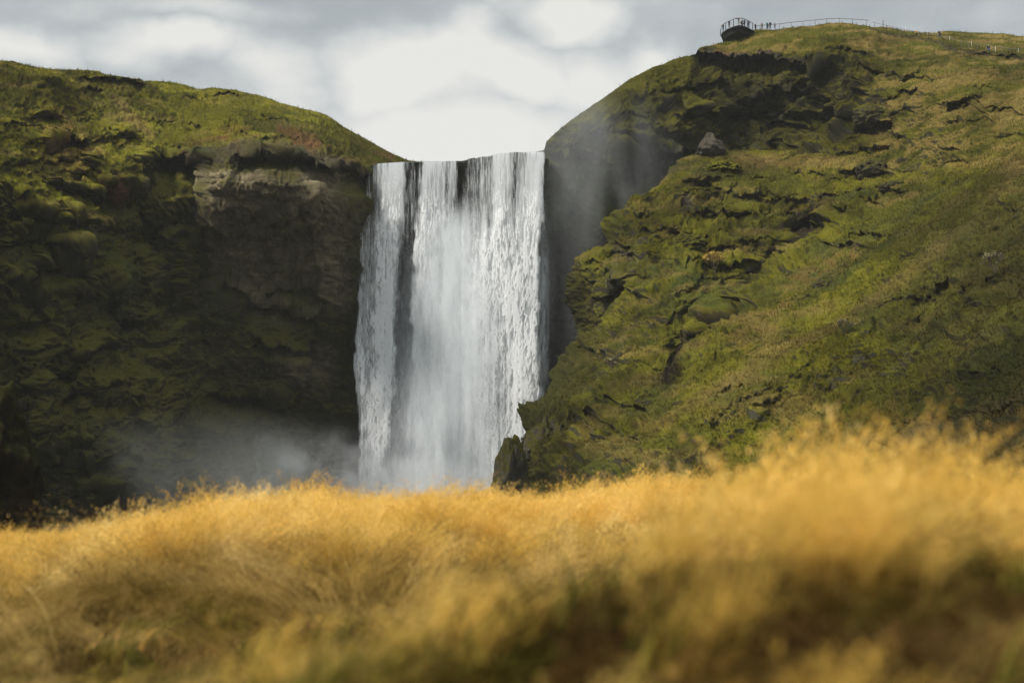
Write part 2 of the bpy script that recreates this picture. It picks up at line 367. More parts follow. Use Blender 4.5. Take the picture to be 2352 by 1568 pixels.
for ln, dp, h in [([(1598, 124), (1650, 122), (1720, 130), (1790, 138)], 8, 75), ([(1420, 358), (1470, 340), (1530, 345), (1600, 352)], 11, 120), ([(1650, 250), (1720, 232), (1790, 205), (1850, 200), (1900, 230)], 4, 110), ([(1750, 285), (1820, 275), (1870, 290)], 3, 60),
                  ([(1820, 150), (1880, 152), (1930, 160)], 4, 60), ([(1960, 285), (2000, 278), (2060, 290)], 4, 50), ([(1610, 190), (1670, 195)], 3, 50),
                  ([(1265, 350), (1310, 355), (1350, 350)], 3, 40), ([(1350, 300), (1400, 290)], 2, 25), ([(1940, 190), (1990, 200)], 1.5, 40), ([(2150, 230), (2220, 240), (2290, 236)], 1.0, 30),
                  ([(1830, 190), (1880, 195)], 2.5, 30), ([(2240, 118), (2290, 128), (2352, 140)], 2.5, 25), ([(2060, 200), (2110, 205)], 2.5, 25)]:
    D = overhang(D, U, V, ln, dp, h, wob=8)
D = ledges(D, U, V, 46, 8, 1620, 2352, 120, 420, lambda a, b: 1.0*(b > 110+.05*abs(a-1900)), wr=(26, 90), dr=(.6, 1.7), slope=-.02)
D = ledges(D, U, V, 26, 9, 1290, 1600, 180, 420, lambda a, b: 1.0*(b > np.interp(a, sky_r[:, 0], sky_r[:, 1])+25), wr=(26, 70), dr=(.6, 1.4), slope=.1)
def paint_back(U, V, P1, n1, steep, f):
    up = np.clip(n1[..., 2], -1, 1)
    pn = fbm(P1, 1/14., 4, off=21); pf = fbm(P1, 1/2.2, 4, off=22, gain=.65)
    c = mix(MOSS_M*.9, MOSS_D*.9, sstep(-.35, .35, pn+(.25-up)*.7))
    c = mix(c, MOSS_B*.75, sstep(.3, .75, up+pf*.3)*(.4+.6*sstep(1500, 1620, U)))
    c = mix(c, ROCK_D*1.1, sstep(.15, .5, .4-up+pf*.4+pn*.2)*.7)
    cr_ = np.exp(-((U-1760)/150.)**4-((V-250)/95.)**4)
    c = mix(c, mix(MOSS_D*.9, ROCK_D*1.0, sstep(-.1, .3, pf)), cr_*.8*(1-.6*sstep(.45, .8, up)))
    topz = 1-sstep(60, 95, V-np.interp(U, [1600, 1735, 2000, 2352], [60, 40, 45, 100])+pf*22); topz = topz*sstep(1600, 1660, U)
    g = mix(MOSS_M*1.25, DRY*.62, sstep(-.35, .35, pf*.6+fbm(P1, (1/8., 1/8., 1/2.), 3, off=23)))
    c = mix(c, g, np.clip(topz+.8*sstep(1950, 2050, U), 0, 1)*sstep(.1, .4, up+pf*.2))
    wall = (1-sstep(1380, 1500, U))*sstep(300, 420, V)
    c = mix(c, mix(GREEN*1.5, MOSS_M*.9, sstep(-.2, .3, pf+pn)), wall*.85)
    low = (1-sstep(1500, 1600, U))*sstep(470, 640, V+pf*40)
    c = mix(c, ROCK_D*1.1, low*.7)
    d, al = dist_poly(U, V, [(2002, 70), (2050, 86), (2106, 95), (2200, 114), (2270, 127), (2352, 143)])
    c = mix(c, SOIL*.8, np.exp(-(d/4.5)**2)*.8)
    c = mix(c, RED*.8, sstep(1600, 1630, U)*(1-sstep(1760, 1800, U))*np.exp(-((V-124)/9.)**2)*sstep(-.1, .2, pf)*.6)
    c = c*.84*(0.64+0.61*sstep(-.35, .4, fbm(P1, (1/16., 1/16., 1/10.), 5, off=80)+.5*pf))[..., None]
    return c, sstep(.15, .5, up)*(1-low)
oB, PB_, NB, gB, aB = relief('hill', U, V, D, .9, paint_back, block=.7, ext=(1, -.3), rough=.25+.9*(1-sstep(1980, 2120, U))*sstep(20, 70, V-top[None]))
UB, VB, = U, V
TUFTS.append((PB_, NB, gB, aB, 60000))

# ------------------------------------------------------------------ RIGHT NEAR HILL
cl = np.array([(352, 1600), (362, 1562), (385, 1545), (410, 1528), (430, 1508), (455, 1470), (475, 1442), (500, 1418), (520, 1405), (545, 1397), (565, 1385), (578, 1352), (595, 1325), (610, 1312), (630, 1304), (660, 1302),
               (700, 1307), (735, 1318), (760, 1328), (775, 1336), (788, 1337), (800, 1328), (815, 1318), (850, 1292), (890, 1262), (905, 1250), (925, 1226), (940, 1220), (975, 1204), (1010, 1197), (1060, 1199), (1230, 1190)], float)
v = np.arange(346, 1232, STEP); nc = 800
left = np.interp(v, cl[:, 0], cl[:, 1])
left = left+vnoise(np.stack([v/9., v*0, v*0+2], -1))*4+vnoise(np.stack([v/3.5, v*0, v*0+5], -1))*2
s = np.linspace(0, 1, nc)[None]
s = s**1.0
U = left[:, None]+(2540-left)[:, None]*s; V = np.repeat(v[:, None], nc, 1)
ctrlF = [(1600, 346, 256), (1545, 385, 246), (1440, 475, 236), (1390, 560, 230), (1305, 640, 229), (1310, 720, 226), (1338, 783, 216), (1262, 890, 203), (1200, 980, 190), (1197, 1060, 182), (1195, 1230, 176),
         (1700, 362, 248), (1850, 370, 241), (1950, 352, 240.5), (1750, 350, 256), (1850, 350, 250), (2100, 400, 217), (2300, 400, 189), (2500, 400, 169), (2100, 350, 227), (2300, 350, 200), (2500, 350, 181),
         (1600, 420, 238), (1500, 550, 225), (1600, 550, 223), (1800, 480, 224), (1800, 550, 214), (2000, 480, 212), (2000, 550, 196), (2200, 600, 165), (2400, 600, 142), (2540, 600, 130),
         (1400, 700, 213), (1350, 650, 222), (1600, 700, 200), (1800, 700, 190), (2000, 700, 176), (2200, 800, 140), (2400, 800, 120), (2540, 800, 110), (1300, 900, 196), (1400, 900, 187), (1600, 900, 172), (1800, 900, 162), (2000, 900, 152),
         (2200, 1000, 124), (2400, 1000, 103), (2540, 1000, 94), (1300, 1050, 172), (1500, 1050, 158), (1800, 1050, 144), (2100, 1100, 118), (2400, 1130, 92), (1300, 1220, 162), (1600, 1220, 140), (2000, 1220, 112), (2400, 1230, 84), (2540, 1230, 76)]
D = rbf(ctrlF, U, V)
D = ridge(D, U, V, [(2400, 380), (2230, 540), (2070, 655), (1930, 755), (1760, 850), (1600, 930), (1480, 1000)], 95.0, 6.50, 1.8)
D = ridge(D, U, V, [(1900, 470), (1840, 530), (1765, 615), (1680, 710), (1600, 775), (1555, 820), (1525, 880)], 25.0, -8.50)
D = ridge(D, U, V, [(1600, 640), (1540, 700), (1470, 790), (1420, 860)], 64.6, 3.00)
D = ridge(D, U, V, [(1450, 650), (1400, 700), (1345, 788)], 18, -5)
D = ridge(D, U, V, [(1475, 640), (1425, 700), (1375, 780), (1300, 890)], 34.2, 2.62)
D = ridge(D, U, V, [(1400, 850), (1340, 930), (1300, 1000)], 22.5, -2.40)
D = ridge(D, U, V, [(1560, 840), (1460, 900), (1400, 980), (1370, 1030)], 41.8, 2.25)
D = ridge(D, U, V, [(1660, 560), (1600, 580), (1560, 560), (1500, 520)], 49.4, 2.25)
D = ridge(D, U, V, [(1560, 430), (1620, 400), (1680, 415)], 41.8, 2.25)
D = ridge(D, U, V, [(1570, 560), (1560, 600), (1545, 620)], 38.0, 2.25)
D = ridge(D, U, V, [(1890, 500), (1950, 470), (1990, 430)], 49.4, 3.00)
D = ridge(D, U, V, [(1300, 950), (1260, 960), (1240, 1010)], 34.2, 2.25)
D = ridge(D, U, V, [(2352, 480), (2240, 610), (2090, 750)], 55.0, -5.00)
for ln, dp, h in [([(1610, 425), (1650, 435), (1690, 438)], 2.1, 30), ([(1625, 500), (1680, 503), (1745, 498)], 2.1, 24), ([(1400, 556), (1440, 560), (1475, 572)], 1.8, 66), ([(1530, 540), (1580, 548), (1640, 552)], 2.1, 66),
                  ([(1560, 470), (1600, 466)], 1.2, 22), ([(1650, 615), (1710, 622), (1780, 606)], 2.1, 44), ([(1315, 600), (1350, 640), (1400, 650)], 1.8, 132), ([(1885, 462), (1940, 455), (1985, 452)], 1.8, 17),
                  ([(1870, 500), (1920, 492), (1950, 495)], 1.6, 22), ([(1860, 540), (1900, 530)], 1.8, 28), ([(1960, 400), (2010, 395), (2050, 402)], 2.4, 24), ([(2010, 440), (2050, 438), (2085, 444)], 1.5, 19),
                  ([(1380, 930), (1440, 925), (1480, 935)], 1.8, 49), ([(1260, 985), (1300, 990), (1330, 1000)], 1.8, 66), ([(1600, 605), (1640, 600)], 1.2, 22), ([(2160, 420), (2230, 428)], 0.8, 17)]:
    D = overhang(D, U, V, ln, dp, h, wob=6)
gul = lambda u_, v_: np.interp(v_, [346, 400, 480, 560, 620, 710, 770, 830, 900, 1000, 1230], [2100, 2060, 1990, 1940, 1830, 1720, 1640, 1580, 1540, 1500, 1400])
cle = lambda v_: np.interp(v_, cl[:, 0], cl[:, 1])
D = ledges(D, U, V, 78, 5, 1300, 2100, 380, 1080, lambda a, b: 1.0*(cle(b)+20 < a < gul(a, b)-45 or (b < 600 and abs(a-gul(a, b)-20) < 45))*(.5 if b > 700 else 1)*(.35 if (1380 < a < 1600 and 680 < b < 800) else 1), dr=(.5, 1.5), slope=.05)
D = ledges(D, U, V, 40, 6, 1500, 2500, 420, 1060, lambda a, b: 1.0*(a > gul(a, b)), wr=(30, 110), dr=(.25, .7), slope=-.25)
D = D+2.6*np.exp(-((U-1850)/42.)**2-((V-520)/44.)**2)
dl = U-left[:, None]
D = D+3.2*np.clip(1-dl/26., 0, 1)**2                      # the outer edge turns away into the gorge
def paint_front(U, V, P1, n1, steep, f):
    up = np.clip(n1[..., 2], -1, 1)
    pn = fbm(P1, 1/12., 4, off=31); pf = fbm(P1, 1/1.8, 4, off=32, gain=.65)
    c = mix(MOSS_M*1.1, MOSS_B, sstep(-.3, .3, pn+pf*.4))
    c = mix(c, GREEN*1.0, .5*sstep(.1, .4, fbm(P1, 1/9., 4, off=33)))
    dr = fbm(P1, (1/7., 1/7., 1/2.2), 4, off=34)
    c = mix(c, DRY*.6, .55*sstep(.0, .45, dr+.05))
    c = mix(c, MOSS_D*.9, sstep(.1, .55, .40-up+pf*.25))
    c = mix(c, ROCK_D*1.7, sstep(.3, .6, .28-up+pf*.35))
    d, al = dist_poly(U, V, [(1900, 470), (1850, 525), (1770, 612), (1680, 705), (1600, 772), (1560, 815), (1530, 870)])
    c = mix(c, SOIL*.42, np.exp(-((d+pf*8)/17)**2))
    c = mix(c, SOIL*.6, sstep(.35, .7, np.exp(-((U-1850)/48.)**2-((V-520)/48.)**2)+pf*.3))
    d, al = dist_poly(U, V, [(1960, 590), (1860, 640), (1770, 720), (1690, 790)])
    c = mix(c, RED*.55+DRY*.2, np.exp(-(d/24)**2)*.5*sstep(-.2, .2, pf))
    d, al = dist_poly(U, V, [(2352, 385), (2210, 545), (2060, 655), (1900, 765), (1700, 870), (1480, 985)])
    c = mix(c, DRY*.55, np.exp(-(d/16)**2)*.55)
    d, al = dist_poly(U, V, [(2352, 520), (2230, 600), (2120, 680), (2060, 730)])
    c = mix(c, MOSS_D*1.1, np.exp(-((d+pf*20)/34)**2)*.7*sstep(-.3, .2, pf))
    br = sstep(1950, 2100, U)*sstep(0, 30, V-np.interp(U, [1950, 2100, 2352], [1040, 970, 880])+pf*30)
    c = mix(c, mix(SOIL*1.3, DRY*.6, sstep(.0, .4, dr+pf*.4)), br*.85)
    flat = np.exp(-((V-375)/16.)**2)*sstep(1660, 1700, U)
    c = mix(c, DRY*.75+RED*.15, flat*.55)
    c = mix(c, MOSS_D*1.2, .62*sstep(1960, 2280, U+pn*90)*sstep(380, 520, V))  # darker growth here, deepened into a painted lens vignette towards the right edge
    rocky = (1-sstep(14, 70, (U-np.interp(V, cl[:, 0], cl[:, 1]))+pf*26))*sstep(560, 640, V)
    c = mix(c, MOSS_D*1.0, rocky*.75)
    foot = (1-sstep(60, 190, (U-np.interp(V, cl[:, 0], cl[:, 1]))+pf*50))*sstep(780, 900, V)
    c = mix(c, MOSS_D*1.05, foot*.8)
    rr = np.exp(-((U-1435)/30.)**2-((V-600)/36.)**2)+np.exp(-((U-1580)/16.)**2-((V-492)/16.)**2)
    c = mix(c, ROCK*.55, np.clip(rr*1.2, 0, 1)*sstep(-.2, .1, pf))
    c = c*.84*(0.60+0.66*sstep(-.35, .4, fbm(P1, (1/16., 1/16., 1/10.), 5, off=80)+.5*pf))[..., None]
    return c, sstep(.2, .5, up)*(1-np.clip(rr, 0, 1))
gl = np.interp(V, [346, 400, 480, 560, 620, 710, 770, 830, 900, 1000, 1230], [2100, 2060, 1990, 1940, 1830, 1720, 1640, 1580, 1540, 1500, 1400])
rough_f = .12+.95*(1-sstep(-20, 60, U-gl))*sstep(420, 470, V)+.5*np.exp(-((U-1925)/70.)**2-((V-880)/70.)**2)
rough_f = rough_f*(1-.75*np.exp(-((U-1480)/110.)**2-((V-730)/60.)**2))
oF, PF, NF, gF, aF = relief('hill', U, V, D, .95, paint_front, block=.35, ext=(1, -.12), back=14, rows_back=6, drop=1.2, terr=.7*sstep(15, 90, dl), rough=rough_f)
UF, VF = U, V
TUFTS.append((PF, NF, gF, aF, 110000))
# rear flank of the near hill: closes its gorge side so it has thickness
E0 = PF[:, 0]; dd = E0.copy(); dd[:, 2] = 0; dd /= np.linalg.norm(dd, axis=1, keepdims=True)
rowsE = [E0+dd*s_+np.array([s_*.35, 0, 0])+(fbm(E0+s_, 1/3., 3, off=40)*min(1.2, s_*.3))[:, None]*np.array([1, 0, 0]) for s_ in (30, 20, 12, 7, 3.5, 1.5, 0)]
me = mesh_from('hill_flank', np.array(rowsE), gridfaces(len(rowsE), len(E0))); smooth(me); setcol(me, 'albedo', np.repeat(aF[None, :, 0], len(rowsE), 0))
link('hill_flank', me, TERR, parent=oF)
# ------------------------------------------------------------------ WALL BEHIND THE FALL
u = np.arange(930, 1262, 2.5); v = np.arange(366, 1200, 2.5)
U, V = np.meshgrid(u, v)
lipD = lambda uu: np.interp(uu, [820, 855, 945, 1060, 1120, 1165, 1250, 1300], [250, 250, 249.5, 248.5, 244.5, 242.5, 241.5, 241.5])
lipV = lambda uu: np.interp(uu, [820, 855, 870, 945, 1010, 1060, 1090, 1120, 1150, 1175, 1250], [384, 381, 376, 371.5, 371, 370, 364, 359, 352, 350, 349])
V = np.maximum(V, lipV(U)+3)
D = lipD(U)+1.2+9*sstep(0, 90, V-lipV(U))+4*sstep(700, 1100, V)
def paint_wall(U, V, P1, n1, steep, f):
    pf = fbm(P1, 1/2., 4, off=41)
    return mix(ROCK_D*.8, MOSS_D*.6, sstep(-.1, .4, pf)), 0*pf
oW, PW, _, _, _ = relief('cliff', U, V, D, .9, paint_wall, back=2, rows_back=2)

# river above the lip
LZ = P(945, 371.5, 249.5)[2]
lu = np.linspace(850, 1252, 120); lp = P(lu, lipV(lu), lipD(lu))
rows = []
for j, s_ in enumerate([0, .4, 1, 2, 4, 8, 16, 30, 60]):
    q = lp+np.array([0, 1.0, 0])*s_; q[:, 2] = lp[:, 2]+.02*s_+fbm(q, .8, 3, off=42)*.12; rows.append(q)
m, tr = nt('river_water'); L = tr.links.new
b = N(tr, 'ShaderNodeBsdfPrincipled', i_Roughness=.15); b.inputs['Base Color'].default_value = (.25, .28, .28, 1)
bp = N(tr, 'ShaderNodeBump', i_Strength=.6); nz = N(tr, 'ShaderNodeTexNoise', i_Scale=2.0, i_Detail=5.0); gg = N(tr, 'ShaderNodeNewGeometry')
L(gg.outputs['Position'], nz.inputs['Vector']); L(nz.outputs[0], bp.inputs['Height']); L(bp.outputs[0], b.inputs['Normal'])
oo = N(tr, 'ShaderNodeOutputMaterial'); L(b.outputs[0], oo.inputs[0])
me = mesh_from('river', np.array(rows), gridfaces(len(rows), 120)); smooth(me)
link('river', me, m, kind='structure')

# ------------------------------------------------------------------ WATERFALL
X0, X1, Y0, Y1 = 812, 1262, 348, 1190
fw, fh = 620, 1080
fu = np.linspace(X0, X1, fw); fv = np.linspace(Y0, Y1, fh)
FU, FV = np.meshgrid(fu, fv)
rowsT = [(80, [(188, 0), (196, .5), (215, .6), (240, .7), (280, .95), (316, .95), (328, .2), (395, .2), (403, .85), (440, .95), (470, .9), (490, .6), (525, .75), (538, .12), (570, .1), (590, .35), (640, .4), (680, .5), (705, .85), (740, .85), (765, .4), (795, .45), (815, .85), (875, .95), (888, .6), (892, 0)]),
         (250, [(164, 0), (172, .45), (215, .5), (236, .85), (310, .9), (326, .35), (350, .3), (380, .35), (390, .9), (440, .85), (480, .65), (520, .55), (540, .2), (568, .2), (590, .45), (660, .5), (690, .9), (740, .85), (762, .5), (790, .7), (820, .95), (870, .95), (884, .6), (888, 0)]),
         (450, [(142, 0), (152, .55), (185, .5), (222, .9), (290, .9), (308, .35), (358, .2), (372, .9), (410, .85), (450, .6), (600, .6), (660, .75), (690, .95), (740, .6), (790, .85), (865, .95), (876, .3), (880, 0)]),
         (700, [(128, 0), (138, .6), (160, .55), (190, .55), (205, .95), (270, .9), (290, .25), (342, .15), (355, .92), (385, .75), (560, .65), (620, .8), (660, .85), (700, .6), (750, .9), (800, .8), (860, .92), (874, .5), (880, 0)]),
         (900, [(122, 0), (130, .75), (165, .75), (190, .5), (222, .95), (270, .75), (295, .25), (342, .18), (356, .85), (400, .65), (560, .55), (610, .7), (690, .8), (730, .5), (780, .8), (850, .95), (872, .45), (882, 0)]),
         (1100, [(124, 0), (134, .4), (165, .7), (200, .8), (250, .85), (275, .35), (332, .25), (348, .75), (420, .6), (560, .5), (650, .7), (700, .45), (740, .65), (800, .75), (870, .6), (900, 0)]),
         (1300, [(130, 0), (142, .5), (190, .6), (230, .7), (262, .4), (320, .3), (345, .55), (450, .5), (560, .35), (595, .3), (640, .75), (700, .65), (800, .6), (880, .4), (900, 0)]),
         (1540, [(120, 0), (140, .5), (230, .6), (320, .45), (345, .5), (450, .5), (560, .45), (640, .6), (700, .55), (800, .6), (880, .4), (900, 0)])]
rv = np.array([315.8+.5675*r[0] for r in rowsT])
prof = np.array([np.interp(fu, [746.5+.5675*x for x, _ in r[1]], [y for _, y in r[1]]) for r in rowsT])
wig = vnoise(np.stack([FU/40, FV/70, FU*0], -1))*7*sstep(380, 600, FV)+vnoise(np.stack([FU/14, FV/20, FU*0+2], -1))*4*sstep(400, 560, FV)+vnoise(np.stack([FU/9, FV/26, FU*0+4], -1))*2.2
ii = np.interp(fv, rv, np.arange(len(rv))); i0 = np.clip(np.floor(ii).astype(int), 0, len(rv)-2); fr = (ii-i0)[:, None]
E = prof[i0]*(1-fr)+prof[i0+1]*fr
cidx = np.clip((FU+wig-X0)/(X1-X0)*(fw-1), 0, fw-1); c0 = np.floor(cidx).astype(int); c1 = np.minimum(c0+1, fw-1); cf = cidx-c0
ri = np.arange(fh)[:, None]; E = E[ri, c0]*(1-cf)+E[ri, c1]*cf
T = np.clip((FV-350)/780., 0, 1.1)
def sn(su, sv, off, oct=4, gain=.55):
    return fbm(np.stack([FU/su, FV/sv, FU*0+off], -1), 1.0, oct, gain=gain, off=off)
strk = sn(3.0, 55, 1)*.8+sn(9, 200, 2)*.7+sn(1.9, 16, 3, gain=.6)*.6*(1-.55*T)+sn(10, 24, 4)*.9*sstep(.1, .5, T)
# falling packets: pointed tips with a torn tail above
pack = np.zeros_like(E)
npk = 5200
pu = rng.uniform(820, 1252, npk); pv = 375+rng.random(npk)**.85*790
for a_, b_ in zip(pu, pv):
    tt = (b_-350)/780.
    big_ = rng.random()**2; w_ = (1.6+10*tt*big_+3*tt); l_ = (14+85*tt)*rng.uniform(.5, 1.2)*(.6+1.0*big_)
    ua, ub = np.searchsorted(fu, (a_-w_*1.6, a_+w_*1.6)); va, vb = np.searchsorted(fv, (b_-l_, b_+1))
    if ub-ua < 2 or vb-va < 2: continue
    t_ = (b_-FV[va:vb, ua:ub])/l_
    x_ = np.abs(FU[va:vb, ua:ub]-a_+vnoise(np.stack([FU[va:vb, ua:ub]*0+a_, FV[va:vb, ua:ub]/8, FU[va:vb, ua:ub]*0], -1))*w_*.5)/w_
    g_ = np.clip(1-x_/np.sqrt(np.clip(t_*3, .0001, 1)), 0, 1)*np.clip(1-t_, 0, 1)**.8*sstep(0, .06, t_)
    pack[va:vb, ua:ub] = np.maximum(pack[va:vb, ua:ub], g_)
pack = pack*sstep(-.05, .25, T)
inside = sstep(0.02, .22, E)
lipm = sstep(-1.5, 1.0, FV-lipV(FU))
dens = E*1.25+strk*.55*(1-.45*T)-.22
mistc = np.exp(-((FU-np.interp(FV, [430, 520, 700, 1000, 1150], [1075, 1040, 1030, 1010, 1000]))/np.interp(FV, [430, 500, 700, 1000], [16, 42, 74, 95]))**2)*sstep(440, 540, FV)
A1 = sstep(-.05, 1.0, dens)*inside*lipm*(1-.22*sstep(.15, .5, T))
colm = sn(7, 300, 11, 3); band_ = sn(15, 60, 12, 3)
A3 = sstep(.02, 1.0, pack*(.35+1.0*E)*1.2+strk*.12+colm*.45+band_*.35+(E-.6)*1.3-.20)*inside*lipm*sstep(-.02, .2, T)*(1-.55*mistc)*(1-.6*sstep(.8, 1.02, T))*sstep(.1, .5, E+.1*pack)
soft = sn(26, 120, 6)*.25+E-.15
edge = sstep(0, .3, E)
A2 = np.clip(.10+.7*soft+sn(6, 160, 9)*.2, 0, 1)*edge*(.25+.75*sstep(.1, .5, T))*sstep(-1, 3, FV-lipV(FU))
A2 = A2*(.6+.4*sstep(.2, .45, E)); A2 = np.clip(A2+mistc*.5, 0, 1)
wisp = np.exp(-((FU-np.interp(FV, [430, 700, 1000, 1150], [1250, 1248, 1244, 1250]))/np.interp(FV, [430, 700, 1000], [4, 14, 20]))**2)*sstep(430, 600, FV)*(.40+sn(6, 40, 21)*.6)
A2 = np.clip(np.maximum(A2, wisp), 0, 1)
def water_mat(name, tint, strg):
    m, t = nt(name); L = t.links.new
    out = N(t, 'ShaderNodeOutputMaterial'); at = N(t, 'ShaderNodeAttribute', attribute_name='cover')
    d = N(t, 'ShaderNodeBsdfDiffuse', i_Roughness=1.0); tl = N(t, 'ShaderNodeBsdfTranslucent'); tp = N(t, 'ShaderNodeBsdfTransparent')
    d.inputs[0].default_value = (*tint, 1); tl.inputs[0].default_value = (*tint, 1)
    geo = N(t, 'ShaderNodeNewGeometry'); mp = N(t, 'ShaderNodeMapping'); mp.inputs['Scale'].default_value = (3.2, 1, .8)
    nz = N(t, 'ShaderNodeTexNoise', i_Scale=1.3, i_Detail=6.0, i_Roughness=.75)
    L(geo.outputs['Position'], mp.inputs[0]); L(mp.outputs[0], nz.inputs['Vector'])
    mr = N(t, 'ShaderNodeMapRange', i_1=.3, i_2=.7, i_3=-strg, i_4=strg); L(nz.outputs[0], mr.inputs[0])
    # break up only where it is neither solid nor empty
    inv = N(t, 'ShaderNodeMath', operation='SUBTRACT', i_0=1.0); L(at.outputs['Fac'], inv.inputs[1])
    mm = N(t, 'ShaderNodeMath', operation='MULTIPLY'); L(at.outputs['Fac'], mm.inputs[0]); L(inv.outputs[0], mm.inputs[1])
    m2 = N(t, 'ShaderNodeMath', operation='MULTIPLY'); L(mm.outputs[0], m2.inputs[0]); L(mr.outputs[0], m2.inputs[1])
    ad = N(t, 'ShaderNodeMath', operation='ADD', use_clamp=True); L(at.outputs['Fac'], ad.inputs[0]); L(m2.outputs[0], ad.inputs[1])
    bp = N(t, 'ShaderNodeBump', i_Strength=.3, i_Distance=.3); L(nz.outputs[0], bp.inputs['Height']); L(bp.outputs[0], d.inputs['Normal'])
    mx = N(t, 'ShaderNodeMixShader', i_0=.45); L(d.outputs[0], mx.inputs[1]); L(tl.outputs[0], mx.inputs[2])
    m3 = N(t, 'ShaderNodeMixShader'); L(ad.outputs[0], m3.inputs[0]); L(tp.outputs[0], m3.inputs[1]); L(mx.outputs[0], m3.inputs[2])
    L(m3.outputs[0], out.inputs[0]); return m
wf = thing('waterfall', 'tall white waterfall pouring over the cliff between two mossy hills', 'waterfall', tuple(P(1040, 1150, 246)))
inv = Matrix.Translation(-Vector(wf.location))
def smoothA(A):
    B = A.copy()
    for _ in range(3): B[1:-1, 1:-1] = (B[:-2, 1:-1]+B[2:, 1:-1]+B[1:-1, :-2]+B[1:-1, 2:]+B[1:-1, 1:-1])/5
    return B
def fallsheet(name, A, off, lumpamp, mat, step=1):
    DD = lipD(FU)-off-3.2*np.sqrt(np.clip(T, 0, 1))-lumpamp*smoothA(A)*sstep(0, .1, T)-.8*vnoise(np.stack([FU/30, FV/90, FU*0+off], -1))*T
    pts = P(FU, FV, DD)-np.array(wf.location)
    f = gridfaces(fh, fw); av = A.ravel()
    keep = av[f].max(1) > .01
    me = mesh_from(name, pts, f[keep]); smooth(me); setf(me, 'cover', A); link(name, me, mat, parent=wf)
fallsheet('falling_water', A1, .3, .35, water_mat('white_water', (.94, .96, .97), .4))
A4 = np.clip(mistc*(.74+sn(16, 70, 13, 5)*.6), 0, .85)*inside*(1-.25*sstep(.75, 1.05, T))
fallsheet('spray_curtain', A4, 2.6, .2, water_mat('spray_water', (.93, .95, .96), .5))
fallsheet('falling_packets', A3, 1.2, .35, water_mat('foam_water', (.98, .98, .985), .22))
fallsheet('water_veil', A2, -.9, .3, water_mat('veil_water', (.74, .79, .82), .6))

# ------------------------------------------------------------------ SPRAY
def spray(name, label, c, r, dens, scale, thr=.42, col=(.8, .85, .88), stretch=(1, 1, 1), soft=.75):
    bm = bmesh.new(); bmesh.ops.create_icosphere(bm, subdivisions=3, radius=1.0)
    me = bpy.data.meshes.new(name); bm.to_mesh(me); bm.free()
    m, t = nt(name+'_volume'); L = t.links.new
    out = N(t, 'ShaderNodeOutputMaterial'); vol = N(t, 'ShaderNodeVolumePrincipled'); vol.inputs['Color'].default_value = (*col, 1); vol.inputs['Anisotropy'].default_value = .25
    tc = N(t, 'ShaderNodeTexCoord'); ln = N(t, 'ShaderNodeVectorMath', operation='LENGTH'); L(tc.outputs['Object'], ln.inputs[0])
    fo = N(t, 'ShaderNodeMapRange', interpolation_type='SMOOTHSTEP', i_1=1.0, i_2=1.0-soft, i_3=0.0, i_4=1.0); L(ln.outputs['Value'], fo.inputs[0])
    geo = N(t, 'ShaderNodeNewGeometry'); mp = N(t, 'ShaderNodeMapping'); mp.inputs['Scale'].default_value = stretch; L(geo.outputs['Position'], mp.inputs[0])
    nz = N(t, 'ShaderNodeTexNoise', i_Scale=scale, i_Detail=3.0, i_Roughness=.55, i_Distortion=.6); L(mp.outputs[0], nz.inputs['Vector'])
    r1 = N(t, 'ShaderNodeMapRange', i_1=thr, i_2=thr+.25, i_3=0.0, i_4=dens); L(nz.outputs[0], r1.inputs[0])
    mu = N(t, 'ShaderNodeMath', operation='MULTIPLY'); L(fo.outputs[0], mu.inputs[0]); L(r1.outputs[0], mu.inputs[1])
    L(mu.outputs[0], vol.inputs['Density']); L(vol.outputs[0], out.inputs['Volume'])
    o = link(name, me, m, kind='stuff', label=label, category='spray'); o.location = c; o.scale = r
    return o
spray('spray', 'grey spray drifting low over the pool left of the waterfall', tuple(P(690, 1120, 236)), (34, 12, 12), .13, .17, .44, col=(.93, .95, .97))
spray('spray', 'bright spray cloud boiling up at the foot of the fall', tuple(P(1010, 1150, 237)), (20, 6, 9), .26, .16, .36, col=(.95, .97, .98))
spray('spray', 'white spray plume rising in front of the middle of the fall', tuple(P(1030, 900, 238)), (9.5, 4, 34), .13, .10, .33, stretch=(1, 1, .5))
spray('spray', 'thin spray hanging in the gorge right of the waterfall', tuple(P(1290, 640, 246)), (14, 6, 36), .055, .09, .34, stretch=(1, 1, .35), col=(.93, .95, .96))
spray('spray', 'pale veil of spray over the green cliff beside the lip', tuple(P(1370, 380, 243)), (19, 5, 20), .055, .10, .36, stretch=(1, 1, .4), col=(.93, .95, .96))
spray('spray', 'faint spray drifting across the foot of the dark left cliff', tuple(P(420, 1090, 205)), (36, 13, 11), .022, .05, .34, col=(.9, .93, .9))

bm = bmesh.new(); bmesh.ops.create_cube(bm, size=1.0); me = bpy.data.meshes.new('haze'); bm.to_mesh(me); bm.free()
hz, t = nt('haze_air'); vol = N(t, 'ShaderNodeVolumePrincipled', i_Density=.00008); vol.inputs['Color'].default_value = (.93, .95, .96, 1)
out = N(t, 'ShaderNodeOutputMaterial'); t.links.new(vol.outputs[0], out.inputs['Volume'])
o = link('haze', me, hz, kind='stuff', label='thin damp air in the valley', category='haze'); o.scale = (8100, 8100, 125); o.location = (0, 0, 61.3)
